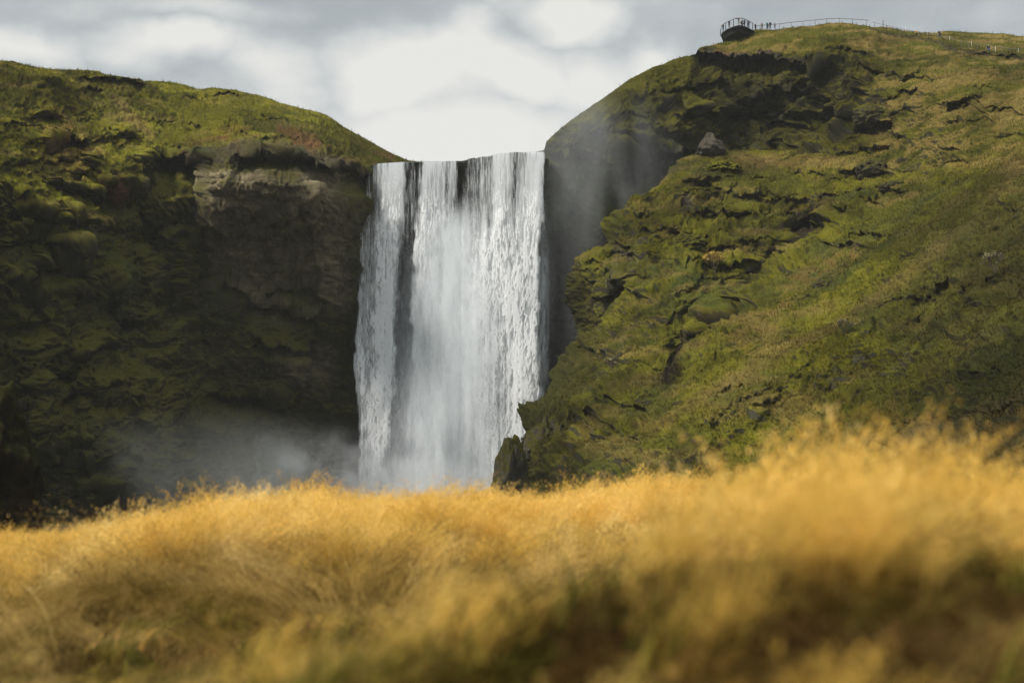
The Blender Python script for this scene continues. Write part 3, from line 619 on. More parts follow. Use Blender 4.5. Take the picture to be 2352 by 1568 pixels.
# ------------------------------------------------------------------ BOULDERS
def rockmesh(name, seed, rx, ry, rz, rough=.35, flat=0.0, sub=6):
    bm = bmesh.new(); bmesh.ops.create_icosphere(bm, subdivisions=sub, radius=1.0)
    me = bpy.data.meshes.new(name); bm.to_mesh(me); bm.free()
    c = np.empty(len(me.vertices)*3, np.float32); me.vertices.foreach_get('co', c); c = c.reshape(-1, 3).astype(float)
    n = c.copy()
    s_ = 1+rough*fbm(n, 1.3, 3, off=seed, ridged=True)+rough*.55*fbm(n, 4.0, 5, off=seed+.5, gain=.65)+.05*fbm(n, 13., 4, off=seed+.7, gain=.6)
    c = n*s_[:, None]*np.array([rx, ry, rz])
    if flat: c[:, 2] = np.where(c[:, 2] < 0, c[:, 2], c[:, 2]*(1-flat*.3*(np.hypot(c[:, 0]/rx, c[:, 1]/ry))))
    me.vertices.foreach_set('co', c.ravel().astype(np.float32)); me.update(); smooth(me)
    return me, c, n
def boulder(u_, v_, w_, h_, label, seed, src='F', top=MOSS_M, side=ROCK_D*1.6, name='boulder', cat='boulder', D_=None, depth=1.0, cone=0, sink=.75, rough=.35):
    if D_ is None:
        Us, Vs, Ps = {'F': (UF, VF, PF), 'B': (UB, VB, PB_), 'L': (UL, VL, PL)}[src]
        D_ = lookup(Us, Vs, Ps, u_, v_)[1]
    k = D_*36/2352/50
    rx, rz = w_*k/2, h_*k/2; ry = rx*depth
    c_ = P(u_, v_, D_+ry*(1-sink))
    me, c, n = rockmesh(name, seed, rx/(1+rough*.5), ry/(1+rough*.5), rz/(1+rough*.5), rough)
    if cone: c[:, :2] *= (1-cone*sstep(-.8, 1.1, n[:, 2]))[:, None]; me.vertices.foreach_set('co', c.ravel().astype(np.float32)); me.update()
    wn = fbm(c+c_, 1/1.2, 4, off=50)
    nn = np.array([vv.normal[:] for vv in me.vertices])
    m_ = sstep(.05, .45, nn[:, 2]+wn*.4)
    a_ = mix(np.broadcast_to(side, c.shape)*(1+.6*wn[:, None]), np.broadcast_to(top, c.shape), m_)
    setcol(me, 'albedo', a_)
    o = link(name, me, TERR, label=label, category=cat); o.location = c_
    return o
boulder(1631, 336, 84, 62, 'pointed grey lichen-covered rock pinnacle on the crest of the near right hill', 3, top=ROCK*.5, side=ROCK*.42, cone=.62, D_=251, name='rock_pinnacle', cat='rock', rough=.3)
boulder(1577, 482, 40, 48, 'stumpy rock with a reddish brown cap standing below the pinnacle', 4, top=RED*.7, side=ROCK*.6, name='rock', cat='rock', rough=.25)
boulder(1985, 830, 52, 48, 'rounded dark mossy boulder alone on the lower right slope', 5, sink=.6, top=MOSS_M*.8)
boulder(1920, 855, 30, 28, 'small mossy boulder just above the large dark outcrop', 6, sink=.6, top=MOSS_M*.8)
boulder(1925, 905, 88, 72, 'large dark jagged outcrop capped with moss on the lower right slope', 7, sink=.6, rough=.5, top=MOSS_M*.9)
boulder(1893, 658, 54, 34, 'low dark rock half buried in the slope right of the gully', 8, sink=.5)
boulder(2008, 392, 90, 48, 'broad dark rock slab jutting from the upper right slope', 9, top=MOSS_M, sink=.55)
boulder(2052, 432, 62, 34, 'mossy rock just below the broad dark slab', 10, top=MOSS_M*1.1, sink=.55)
boulder(1925, 440, 84, 26, 'flat green moss-covered rock at the head of the gully', 11, top=MOSS_B*1.1, side=MOSS_D, sink=.5)
boulder(1915, 500, 76, 34, 'bulging green mossy rock right beside the gully', 12, top=MOSS_B, side=MOSS_D, sink=.5)
boulder(1875, 548, 50, 34, 'small mossy knob at the right edge of the dark gully', 13, top=MOSS_B*.9, side=MOSS_D, sink=.5)
boulder(2000, 268, 80, 46, 'dark overhanging mossy rock high on the right hillside', 14, src='B', sink=.5)
boulder(1660, 395, 90, 46, 'mossy hump of rock below the pinnacle', 15, top=MOSS_B, side=MOSS_D, sink=.45)
boulder(1585, 575, 90, 80, 'mossy rock buttress on the upper edge of the near right hill', 16, top=MOSS_M*1.1, side=MOSS_D*1.2, sink=.4)
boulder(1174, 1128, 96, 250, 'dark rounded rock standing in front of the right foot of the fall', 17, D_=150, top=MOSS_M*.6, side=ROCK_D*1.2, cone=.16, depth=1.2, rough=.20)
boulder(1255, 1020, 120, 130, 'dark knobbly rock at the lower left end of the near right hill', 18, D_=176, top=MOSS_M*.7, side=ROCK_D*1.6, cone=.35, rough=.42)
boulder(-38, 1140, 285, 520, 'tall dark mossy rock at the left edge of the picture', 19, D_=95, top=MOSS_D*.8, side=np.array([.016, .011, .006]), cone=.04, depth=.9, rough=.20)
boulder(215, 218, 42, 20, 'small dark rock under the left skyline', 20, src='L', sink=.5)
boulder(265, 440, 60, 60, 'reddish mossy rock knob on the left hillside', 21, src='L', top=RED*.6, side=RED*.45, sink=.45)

# ------------------------------------------------------------------ TURF ON THE HILLS
m, t = nt('turf_blades'); L = t.links.new
out = N(t, 'ShaderNodeOutputMaterial'); d = N(t, 'ShaderNodeBsdfDiffuse'); tl = N(t, 'ShaderNodeBsdfTranslucent'); mx = N(t, 'ShaderNodeMixShader', i_0=.3)
at = N(t, 'ShaderNodeAttribute', attribute_name='albedo'); L(at.outputs['Color'], d.inputs[0]); L(at.outputs['Color'], tl.inputs[0])
L(d.outputs[0], mx.inputs[1]); L(tl.outputs[0], mx.inputs[2]); L(mx.outputs[0], out.inputs[0]); TURF = m
Vt, Ct = [], []
for Pn, Nn, gm, al, cnt in TUFTS:
    w_ = np.clip(gm, 0, 1).ravel()*(Pn[..., 1].ravel()/200)**1.0; w_ = np.where(np.isfinite(w_), w_, 0); w_[w_ < .03] = 0
    idx = rng.choice(len(w_), cnt, p=w_/w_.sum())
    p_ = Pn.reshape(-1, 3)[idx]+rng.normal(0, .06, (cnt, 3)); n_ = Nn.reshape(-1, 3)[idx]; c_ = al.reshape(-1, 3)[idx]
    hgt = rng.uniform(.10, .34, cnt)*(.7+.6*rng.random(cnt)); ang = rng.uniform(0, 2*np.pi, cnt)
    side = np.stack([np.cos(ang), np.sin(ang), 0*ang], -1)*rng.uniform(.03, .08, cnt)[:, None]
    tip = p_+(n_*.45+np.array([0, 0, .75]))*hgt[:, None]+rng.normal(0, .10, (cnt, 3))
    Vt.append(np.stack([p_-side, p_+side, tip], 1)); 
    cc = c_*rng.uniform(.75, 1.15, (cnt, 1)); yl = rng.random(cnt) < .12; cc[yl] = cc[yl]*.6+DRY*.3*rng.uniform(.5, 1, (yl.sum(), 1))
    Ct.append(np.repeat(cc[:, None], 3, 1))
Vt = np.concatenate(Vt).reshape(-1, 3); Ct = np.concatenate(Ct).reshape(-1, 3)
me = mesh_from('hillside_turf', Vt, np.arange(len(Vt)).reshape(-1, 3)); setcol(me, 'albedo', Ct)
link('hillside_turf', me, TURF, kind='stuff', label='short rough turf growing over the hillsides', category='grass')

# ------------------------------------------------------------------ GROUND
def ground(x, y):
    """height of the meadow relative to the eye"""
    r = y
    base = np.interp(r, [-20, 2, 6, 10, 14, 18, 21, 30, 48, 4000], [-1.0, -1.02, -1.06, -.92, -.68, -.46, -.52, -1.5, -3.0, -3.0])
    near = sstep(24, 8, r) if False else (1-sstep(20, 30, r))
    drop = -.49*sstep(2.0, 7.0, -x)*near
    q = x/np.maximum(y, 1)
    bank = .34*sstep(.0, .14, q-.01)*(1-sstep(5, 10, y))*near
    cen = np.interp(q, [-.45, -.3, -.18, -.06, .04, .14, .4], [.30, .36, .46, .60, .66, .46, .38])*np.exp(-((y-3.3)/.8)**4)
    rise = .12*sstep(3, 8, x)*near*sstep(9, 14, y)
    p3 = np.stack([x, y, x*0], -1)
    bump_ = (fbm(p3, 1/2.2, 3, off=60)*.13+np.maximum(fbm(p3, 1/.8, 2, off=63)+.1, 0)*.30*(1-.6*sstep(13, 17, y))*sstep(3.4, 5, y))*near
    return base+drop+bank+cen+rise+bump_
gy = np.concatenate([np.linspace(-30, 0, 20), np.linspace(.3, 32, 240), np.linspace(33, 120, 60), np.geomspace(125, 4000, 40)])
gx = np.concatenate([-np.geomspace(4000, 14, 40), np.linspace(-13.5, 13.5, 200), np.geomspace(14, 4000, 40)])
GX, GY = np.meshgrid(gx, gy); GZ = ground(GX, GY)+CZ
gp = np.stack([GX, GY, GZ], -1)
pn = fbm(gp, 1/1.6, 4, off=61); 
ga = mix(np.broadcast_to(MOSS_D*np.array([1.6, 1.4, .8]), gp.shape), np.broadcast_to(SOIL*np.array([1.2, .95, .5]), gp.shape), sstep(-.2, .3, pn)); ga = mix(ga, np.broadcast_to(DRY*.5, gp.shape), sstep(.1, .5, fbm(gp, 1/.7, 3, off=62)))
ga = mix(ga, mix(np.broadcast_to(SOIL*.8, gp.shape), np.broadcast_to(MOSS_M*.8, gp.shape), sstep(-.2, .2, fbm(gp, 1/14., 5, off=64))), sstep(45, 60, GY))
me = mesh_from('ground', gp, gridfaces(len(gy), len(gx))[:, ::-1]); smooth(me); setcol(me, 'albedo', ga); link('ground', me, TERR, kind='structure')

# ------------------------------------------------------------------ FOREGROUND GRASS
def grass_mat(name, cols, trans=.4):
    m, t = nt(name); L = t.links.new
    out = N(t, 'ShaderNodeOutputMaterial'); d = N(t, 'ShaderNodeBsdfDiffuse'); tl = N(t, 'ShaderNodeBsdfTranslucent'); mx = N(t, 'ShaderNodeMixShader', i_0=trans)
    oi = N(t, 'ShaderNodeObjectInfo'); geo = N(t, 'ShaderNodeNewGeometry')
    nz = N(t, 'ShaderNodeTexNoise', i_Scale=.9, i_Detail=3.0); L(geo.outputs['Position'], nz.inputs['Vector'])
    ad = N(t, 'ShaderNodeMath', operation='MULTIPLY_ADD', i_1=.45, i_2=0.0); L(oi.outputs['Random'], ad.inputs[0]); 
    a2 = N(t, 'ShaderNodeMath', operation='MULTIPLY_ADD', i_1=1.6, i_2=-.55); L(nz.outputs[0], a2.inputs[0])
    a3 = N(t, 'ShaderNodeMath', operation='ADD', use_clamp=True); L(ad.outputs[0], a3.inputs[0]); L(a2.outputs[0], a3.inputs[1])
    cr = N(t, 'ShaderNodeValToRGB'); e = cr.color_ramp.elements
    while len(e) < len(cols): e.new(.5)
    for k_, (ps, cc) in enumerate(cols): e[k_].position = ps; e[k_].color = (*cc, 1)
    L(a3.outputs[0], cr.inputs[0])
    at = N(t, 'ShaderNodeAttribute', attribute_name='tint'); mm = N(t, 'ShaderNodeMix', data_type='RGBA', blend_type='MULTIPLY'); mm.inputs[0].default_value = 1
    L(cr.outputs[0], mm.inputs[6]); L(at.outputs['Color'], mm.inputs[7])
    L(mm.outputs[2], d.inputs[0]); L(mm.outputs[2], tl.inputs[0]); L(d.outputs[0], mx.inputs[1]); L(tl.outputs[0], mx.inputs[2]); L(mx.outputs[0], out.inputs[0])
    return m
GOLD = grass_mat('golden_grass', [(0, (.44, .27, .055)), (.5, (.75, .49, .11)), (1, (.96, .75, .31))], .45)
STRAW = grass_mat('straw_grass', [(0, (.08, .06, .018)), (.45, (.36, .23, .06)), (1, (.90, .64, .25))], .4)
BRN = grass_mat('brown_grass', [(0, (.035, .022, .009)), (.5, (.09, .055, .018)), (1, (.34, .23, .08))], .35)
GRN = grass_mat('green_grass', [(0, (.045, .052, .010)), (.5, (.11, .105, .018)), (1, (.26, .18, .045))], .35)
src = bpy.data.collections.new('tuft_kinds')
def tuft(kind, nst, rad, hmean, lean, width, panicle, mat, seed, nleaf, fan=1.1):
    r = np.random.default_rng(seed)
    V_, F_, C_ = [], [], []
    def leafc(q):
        if mat is STRAW: k_ = r.random(); return (q*(.3+.9*k_), q*(.32+.85*k_), q*(.3+.75*k_))
        if mat is not GOLD:
            if r.random() < .14: return (3.6, 2.9, 3.0)
            return (q*r.uniform(.7, 1.8),)*3
        k_ = r.random(); k_ = k_*k_ if lean < .8 else k_; return (q*(.15+.75*k_), q*(.19+.62*k_), q*(.17+.45*k_))
    def ribbon(root, dirv, h, curve, w0, w1, nseg, tint):
        k0 = len(V_)
        side = np.array([-dirv[1], dirv[0], 0]); a = r.uniform(0, 6.28); side = np.array([math.cos(a), math.sin(a), 0])
        tipp = None
        for j in range(nseg+1):
            s_ = j/nseg; th = curve*s_*s_
            pos = root+np.array([dirv[0]*h*(lean*s_*.5+math.sin(th)*s_), dirv[1]*h*(lean*s_*.5+math.sin(th)*s_), h*s_*math.cos(th*.8)])
            w = w0+(w1-w0)*s_
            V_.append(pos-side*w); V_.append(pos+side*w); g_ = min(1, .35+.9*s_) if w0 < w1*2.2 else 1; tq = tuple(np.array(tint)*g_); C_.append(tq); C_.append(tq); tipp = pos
            if j: F_.append((k0+2*j-2, k0+2*j-1, k0+2*j+1, k0+2*j))
        return tipp
    for i in range(nst+nleaf):
        stem = i < nst
        a = r.uniform(0, 6.28); q = rad*math.sqrt(r.random()); root = np.array([q*math.cos(a), q*math.sin(a), -.05])
        da = r.normal(0, fan); dv = (math.cos(da), math.sin(da)*.7)
        if stem:
            h = hmean*r.uniform(.75, 1.15); tn = r.uniform(.8, 1.12); cv = r.uniform(.05, .55)+lean*.5
            k0 = len(V_); tp = ribbon(root, dv, h, cv, .0016*width, .0009*width, 5, (tn,)*3)
            if panicle:
                for j in range(panicle):
                    s_ = r.uniform(.62, 1.03); th = cv*s_*s_
                    base = root+np.array([dv[0]*h*(lean*s_*.5+math.sin(th)*s_), dv[1]*h*(lean*s_*.5+math.sin(th)*s_), h*s_*math.cos(th*.8)])
                    spread = .045*(1.12-s_)/.45+.006
                    ofs = r.normal(0, spread, 3)*np.array([1, 1, .6]); cpt = base+ofs
                    sz = r.uniform(.0018, .0042)*width; v1 = r.normal(0, 1, 3); v1 /= np.linalg.norm(v1); v1[2] += .8; v2 = np.cross(v1, r.normal(0, 1, 3)); v2 /= np.linalg.norm(v2)+1e-6
                    k1 = len(V_); tt = r.uniform(.85, 1.25)
                    for aa in (-v1*1.6, v2*.6, v1*1.6, -v2*.6): V_.append(cpt+aa*sz); C_.append((tt,)*3)
                    F_.append((k1, k1+1, k1+2, k1+3))
        else:
            h = hmean*r.uniform(.35, .8); tn = r.uniform(.55, .95)
            ribbon(root, dv, h, r.uniform(.3, 1.3)+lean, .0022*width, .0006, 4, leafc(tn))
    me = mesh_from('grass_tuft', np.array(V_), np.array(F_)); setcol(me, 'tint', np.array(C_)); me.materials.append(mat)
    o = bpy.data.objects.new('%02d_grass_tuft' % kind, me); src.objects.link(o)
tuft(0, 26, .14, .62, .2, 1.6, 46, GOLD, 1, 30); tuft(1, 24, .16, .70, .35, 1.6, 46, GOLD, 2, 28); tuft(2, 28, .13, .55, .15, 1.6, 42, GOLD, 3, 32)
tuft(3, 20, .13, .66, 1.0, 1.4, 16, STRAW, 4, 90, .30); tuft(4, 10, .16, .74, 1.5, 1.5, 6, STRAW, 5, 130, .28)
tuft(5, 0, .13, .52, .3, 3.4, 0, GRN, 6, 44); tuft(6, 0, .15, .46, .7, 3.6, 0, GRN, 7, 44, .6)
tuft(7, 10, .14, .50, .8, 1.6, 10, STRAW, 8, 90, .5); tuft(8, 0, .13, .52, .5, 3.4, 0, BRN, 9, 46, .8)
def place_points():
    pts, kind, scl, rot = [], [], [], []
    def add(n, xf, y0, y1, fn):
        y = np.sqrt(rng.uniform(y0*y0, y1*y1, n)); x = rng.uniform(-xf, xf, n)*y
        for a, b in zip(x, y):
            k = fn(a, b)
            if k is None: continue
            pts.append((a, b)); kind.append(k[0]); scl.append(k[1])
            rot.append((rng.normal(0, .07), rng.normal(0, .07), k[2] if len(k) > 2 else rng.uniform(-.9, .9)))
    patch = lambda a, b, s, o: float(fbm(np.array([[a, b, 0.]]), s, 2, off=o)[0])
    sw = lambda a, b: float(vnoise(np.array([a/1.9, b/2.6, 3.])))*5.0+.6+rng.normal(0, .3)   # matted grass lies in swirls
    def far(a, b):                          # crest and the meadow before it
        q = patch(a, b, 1/1.7, 70); q2 = patch(a, b, 1/.6, 73); ed = rng.random()
        crest = float(sstep(11, 15.5, b))
        hs = (.8 if a < -4 else 1)*(1+.45*q+.35*q2)
        if b > 21: return (rng.choice([0, 1, 2]), rng.uniform(.6, .9))
        if rng.random() < crest:
            if q2 < -.2 and ed < .5: return None
            return (rng.choice([0, 1, 2]), rng.uniform(.6, .95)*hs, rng.uniform(-.9, .9))
        if b < 11 and rng.random() < .62*float(1-sstep(7, 11.5, b))+.05: return (rng.choice([5, 6, 8, 8]), rng.uniform(.55, .95))
        if q < -.14: return (rng.choice([5, 6, 8]), rng.uniform(.4, .7)) if ed < .7 else (4, rng.uniform(.6, .9), sw(a, b))
        if q2 < -.05: return None if ed < .45 else (rng.choice([6, 8]), rng.uniform(.4, .7))
        return (rng.choice([3, 4, 4, 7]), rng.uniform(.6, 1.0)*hs, sw(a, b))
    add(9500, .52, 7.0, 26, far)
    add(2500, .9, 24, 50, lambda a, b: (rng.choice([0, 1, 2]), rng.uniform(.5, .8)))
    add(4500, 1.1, 2.0, 26, lambda a, b: far(a, b) if abs(a) > .49*b else None)
    def nearl(a, b):                        # low grass just in front of the lens, centre and left
        q = patch(a, b, 1/.8, 71)
        if a > .02*b+.1 and b > 4.1: return None
        if 4.2 < b < 5.5 and a/b < -.1: return None
        if b < 4.2:
            if patch(a, b, 1/.3, 75) < -.1: return (8, rng.uniform(.3, .5))
            if rng.random() < (.91 if a < .1*b else .80): return (rng.choice([5, 6, 8, 8]), rng.uniform(.45, .95)*(1+.5*q))
            if rng.random() < .5: return (rng.choice([0, 2]), rng.uniform(.35, .58))
            return (rng.choice([7, 4]), rng.uniform(.45, .7))
        return ((rng.choice([5, 6, 8]), rng.uniform(.5, .85)) if q < .2 else (rng.choice([4, 7, 3]), rng.uniform(.5, .85), sw(a, b)))
    add(2100, .5, 1.7, 7.2, nearl); add(900, .48, 2.3, 4.1, nearl)
    def nearr(a, b):                        # tall bank on the right
        x_ = a-.03*b
        if x_ < .0: return None
        pr = float(sstep(.0, .6, x_))
        if rng.random() > .25+.75*pr: return None
        q = patch(a, b, 1/.9, 72); q2 = patch(a, b, 1/.35, 74)
        if q2 < -.08 and rng.random() < .85: return (rng.choice([5, 6]), rng.uniform(.8, 1.3))
        hh = .61+.49*float(sstep(.03, .2, a/b))-.26*float(sstep(.24, .36, a/b))
        return (rng.choice([0, 1, 2]), hh*rng.uniform(.85, 1.08)*(1+.25*q+.35*q2))
    add(1300, .5, 4.0, 8.6, nearr)
    # single taller stalks standing above the rest
    for u_, d_, s_ in [(1185, 4.6, 1.15), (1300, 4.4, 1.25), (1310, 4.8, 1.2), (1460, 4.6, 1.15), (1760, 4.2, 1.3), (1825, 4.3, 1.3), (1840, 4.4, 1.35), (1990, 4.5, 1.15), (565, 16, 1.2), (575, 16.4, 1.15), (2330, 4.5, 1.25), (640, 15, 1.1), (1700, 4.4, 1.15), (1790, 4.0, 1.2)]:
        s_ *= .66 if d_ < 6 else .92
        for _ in range(3 if d_ < 6 else 1): u_ = u_+rng.normal(0, 12); a_, _z = ray(u_, 1100); pts.append((float(a_)*d_, d_)); kind.append(1); scl.append(s_*rng.uniform(.85, 1)); rot.append((0, 0, rng.uniform(-.5, .5)))
    pts = np.array(pts); z = ground(pts[:, 0], pts[:, 1])+CZ
    return np.c_[pts, z], np.array(kind), np.array(scl), np.array(rot)
gp_, gk, gs, gr = place_points()
print('tufts', len(gp_))
me = bpy.data.meshes.new('meadow_grass'); me.vertices.add(len(gp_)); me.vertices.foreach_set('co', gp_.astype(np.float32).ravel())
a = me.attributes.new('kind_index', 'INT', 'POINT'); a.data.foreach_set('value', gk.astype(np.int32))
setf(me, 'tuft_scale', gs)
a = me.attributes.new('tuft_rot', 'FLOAT_VECTOR', 'POINT'); a.data.foreach_set('vector', gr.astype(np.float32).ravel())
me.update()
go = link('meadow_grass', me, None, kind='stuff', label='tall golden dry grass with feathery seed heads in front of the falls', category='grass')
ng = bpy.data.node_groups.new('scatter_tufts', 'GeometryNodeTree')
ng.interface.new_socket('Geometry', in_out='INPUT', socket_type='NodeSocketGeometry'); ng.interface.new_socket('Geometry', in_out='OUTPUT', socket_type='NodeSocketGeometry')
gi = ng.nodes.new('NodeGroupInput'); gout = ng.nodes.new('NodeGroupOutput')
iop = ng.nodes.new('GeometryNodeInstanceOnPoints'); ci = ng.nodes.new('GeometryNodeCollectionInfo')
ci.inputs['Collection'].default_value = src; ci.inputs['Separate Children'].default_value = True; ci.inputs['Reset Children'].default_value = True
iop.inputs['Pick Instance'].default_value = True
def named(nm, ty):
    n_ = ng.nodes.new('GeometryNodeInputNamedAttribute'); n_.data_type = ty; n_.inputs['Name'].default_value = nm; return n_.outputs['Attribute']
ng.links.new(gi.outputs[0], iop.inputs['Points']); ng.links.new(ci.outputs[0], iop.inputs['Instance'])
ng.links.new(named('kind_index', 'INT'), iop.inputs['Instance Index']); ng.links.new(named('tuft_scale', 'FLOAT'), iop.inputs['Scale'])
e2r = ng.nodes.new('FunctionNodeEulerToRotation'); ng.links.new(named('tuft_rot', 'FLOAT_VECTOR'), e2r.inputs[0]); ng.links.new(e2r.outputs[0], iop.inputs['Rotation'])
ng.links.new(iop.outputs[0], gout.inputs[0])
md = go.modifiers.new('scatter', 'NODES'); md.node_group = ng

# ------------------------------------------------------------------ PLATFORM, RAILINGS, FENCE, WALKERS
K4 = 2352/4096.
DARK = plain_mat('dark_steel', (.008, .009, .012), .9); WOODG = plain_mat('weathered_rail', (.10, .095, .085), .8); PALE = plain_mat('pale_post', (.62, .62, .56), .6)
def solid_prism(name, poly, thick, mat, parent, taper=1.0, cen=None):
    n = len(poly); top_ = np.array(poly); c = top_.mean(0) if cen is None else np.array(cen)
    botm = c+(top_-c)*taper; botm[:, 2] = top_[:, 2]-thick
    bm = bmesh.new(); a_ = [bm.verts.new(p) for p in top_]; b_ = [bm.verts.new(p) for p in botm]
    bm.faces.new(a_); bm.faces.new(b_[::-1])
    for i in range(n): bm.faces.new((a_[i], b_[i], b_[(i+1) % n], a_[(i+1) % n]))
    bmesh.ops.recalc_face_normals(bm, faces=bm.faces); bmesh.ops.bevel(bm, geom=bm.edges[:], offset=.03, segments=1, affect='EDGES')
    me = bpy.data.meshes.new(name); bm.to_mesh(me); bm.free()
    return link(name, me, mat, parent=parent)
def bar_mesh(name, pts, r, sides=6):
    """one rod through all points"""
    V_, F_ = [], []; pts = [Vector(p) for p in pts]
    for i, p in enumerate(pts):
        d_ = (pts[min(i+1, len(pts)-1)]-pts[max(i-1, 0)]).normalized()
        x_ = d_.cross(Vector((.13, .31, 1)) if abs(d_.z) < .9 else Vector((1, 0, 0))).normalized(); y_ = d_.cross(x_)
        for k_ in range(sides):
            a_ = 2*math.pi*k_/sides; V_.append(p+(x_*math.cos(a_)+y_*math.sin(a_))*r)
    for i in range(len(pts)-1):
        for k_ in range(sides):
            a_, b_ = i*sides+k_, i*sides+(k_+1) % sides; F_.append((a_, b_, b_+sides, a_+sides))
    bm = bmesh.new(); vs = [bm.verts.new(v_) for v_ in V_]
    for f_ in F_: bm.faces.new([vs[q] for q in f_])
    bm.faces.new(vs[:sides][::-1]); bm.faces.new(vs[-sides:])
    me = bpy.data.meshes.new(name); bm.to_mesh(me); bm.free(); return me
def S(x, y, D_): return P(x*K4, y*K4, D_)
ZD = S(2960, 100, 281)[2]
def onz(x, y, z=ZD):
    b_ = float(ray(x*K4, y*K4)[1]); return S(x, y, (z-CZ)/b_)
org = onz(2950, 120); 
pf = thing('viewing_platform', 'dark steel viewing platform with people jutting from the top of the right hill', 'platform', tuple(org))
rel = lambda p: Vector(p)-Vector(org)
deck = [onz(2884, 141), onz(2886, 132), onz(2905, 118), onz(2930, 107), onz(2950, 101.5), onz(2965, 100.5), onz(2990, 109), onz(3017, 124), onz(3016, 141), onz(2893, 165)]
solid_prism('deck', [rel(p) for p in deck], .32, DARK, pf)
low = [Vector(rel(p))-Vector((0, 0, .322)) for p in deck]; cc_ = sum(low, Vector())/len(low)
solid_prism('under_frame', [cc_+(p-cc_)*.9 for p in low], .9, DARK, pf, taper=.8)
pp = [(2882, 147), (2892, 127), (2903, 120), (2934, 105.5), (2969, 101.5), (2989, 109), (3011, 121)]
tops = []
for x_, y_ in pp:
    b_ = rel(onz(x_, y_)); tp_ = b_+Vector((0, 0, 1.5)); tops.append(tp_); link('post', bar_mesh('post', [b_, tp_], .075), DARK, parent=pf)
link('handrail', bar_mesh('handrail', tops, .05), DARK, parent=pf)
for h_ in (.4, .75, 1.1): link('cable', bar_mesh('cable', [q-Vector((0, 0, 1.5-h_)) for q in tops], .008, 4), DARK, parent=pf)
def hillpt(x, y):
    return lookup(UB, VB, PB_, x*K4, y*K4)
def railing(name, label, posts, h_, r_, rail_r, ext=None):
    base = []
    for x_, y_ in posts:
        p_ = hillpt(x_, y_); q_ = S(x_, y_, p_[1]); q_[2] = min(q_[2], p_[2]+.1); base.append(q_)
    t_ = thing(name, label, 'railing', tuple(base[0])); o_ = Vector(base[0]); tops_ = []
    for b_ in base:
        v_ = Vector(b_)-o_; tops_.append(v_+Vector((0, 0, h_))); link('post', bar_mesh('post', [v_-Vector((0, 0, .4)), v_+Vector((0, 0, h_))], r_), WOODG, parent=t_)
    if ext: tops_ = [tops_[0]+Vector(ext[0])]+tops_+[tops_[-1]+Vector(ext[1])]
    link('handrail', bar_mesh('handrail', tops_, rail_r), WOODG, parent=t_)
    return t_
xs = [3040, 3075, 3118, 3165, 3212, 3261, 3307, 3359, 3410, 3465]
railing('railing', 'long railing along the bare crest right of the viewing platform', [(x_, np.interp(x_, [3020, 3104, 3340, 3477], [104, 95, 72, 81])+20) for x_ in xs], 1.0, .045, .055, ((-.9, 0, -.05), (.6, .0, -.03)))
ys = lambda x_: np.interp(x_, [3490, 3535, 3560, 3620, 3659, 3708, 3784, 3818, 3868, 3909, 3963, 4008, 4096], [90, 100, 106, 120, 126, 137, 149, 160, 173, 179, 184, 192, 204])+19
xs = [3499, 3570, 3606, 3633, 3676, 3718, 3752, 3784, 3815, 3845, 3874, 3909, 3942, 3975, 4007, 4040, 4075]
railing('railing', 'railing running down beside the trail at the upper right', [(x_, ys(x_)) for x_ in xs], 1.0, .04, .035, ((-.45, 0, .12), (1, -.5, -.3)))
p_ = hillpt(3533, 119); q_ = S(3533, 119, p_[1]); o = link('fence_post', bar_mesh('fence_post', [(0, 0, -.3), (0, 0, 1.95)], .07), WOODG, label='tall dark post standing alone where the trail railing starts', category='post'); o.location = q_
for k_, (x_, y_, lb) in enumerate([(3623, 129, 'pale thin post left of the walker in yellow'), (3710, 144, 'pale thin post between the walker in yellow and the stooping walker'), (3799, 170, 'pale thin post just right of the stooping walker'),
                                  (3887, 189, 'pale thin post midway between the stooping walker and the walker in blue jeans'), (3982, 211, 'pale thin post just right of the walker in blue jeans'), (4074, 219, 'pale thin post nearest the right edge')]):
    p_ = hillpt(x_, y_); o = link('fence_post', bar_mesh('fence_post', [(0, 0, -.3), (0, 0, .6), (0, 0, 1.2)], .03), PALE, label=lb, category='post', group='pale posts along the trail'); o.location = S(x_, y_, p_[1])
# people: one skinned body each, clothes over it
SKIN = plain_mat('skin', (.45, .28, .2), .6, .1); HAIR = plain_mat('hair', (.03, .02, .015), .7)
def skinmesh(name, J, E_, R_, mat, parent, root):
    names = [n_ for n_ in J if n_ in R_]; ix = {n_: i for i, n_ in enumerate(names)}
    bm = bmesh.new(); ly = bm.verts.layers.skin.verify()
    vs = [bm.verts.new(J[n_]) for n_ in names]
    for n_, v_ in zip(names, vs): v_[ly].radius = (R_[n_], R_[n_]*.9); v_[ly].use_root = (n_ == root)
    for a_, b_ in E_:
        if a_ in ix and b_ in ix: bm.edges.new((vs[ix[a_]], vs[ix[b_]]))
    me = bpy.data.meshes.new(name); bm.to_mesh(me); bm.free()
    o_ = link(name, me, mat, parent=parent); o_.modifiers.new('skin', 'SKIN'); s_ = o_.modifiers.new('sub', 'SUBSURF'); s_.levels = s_.render_levels = 1
    o_.modifiers['skin'].use_smooth_shade = True
    return o_
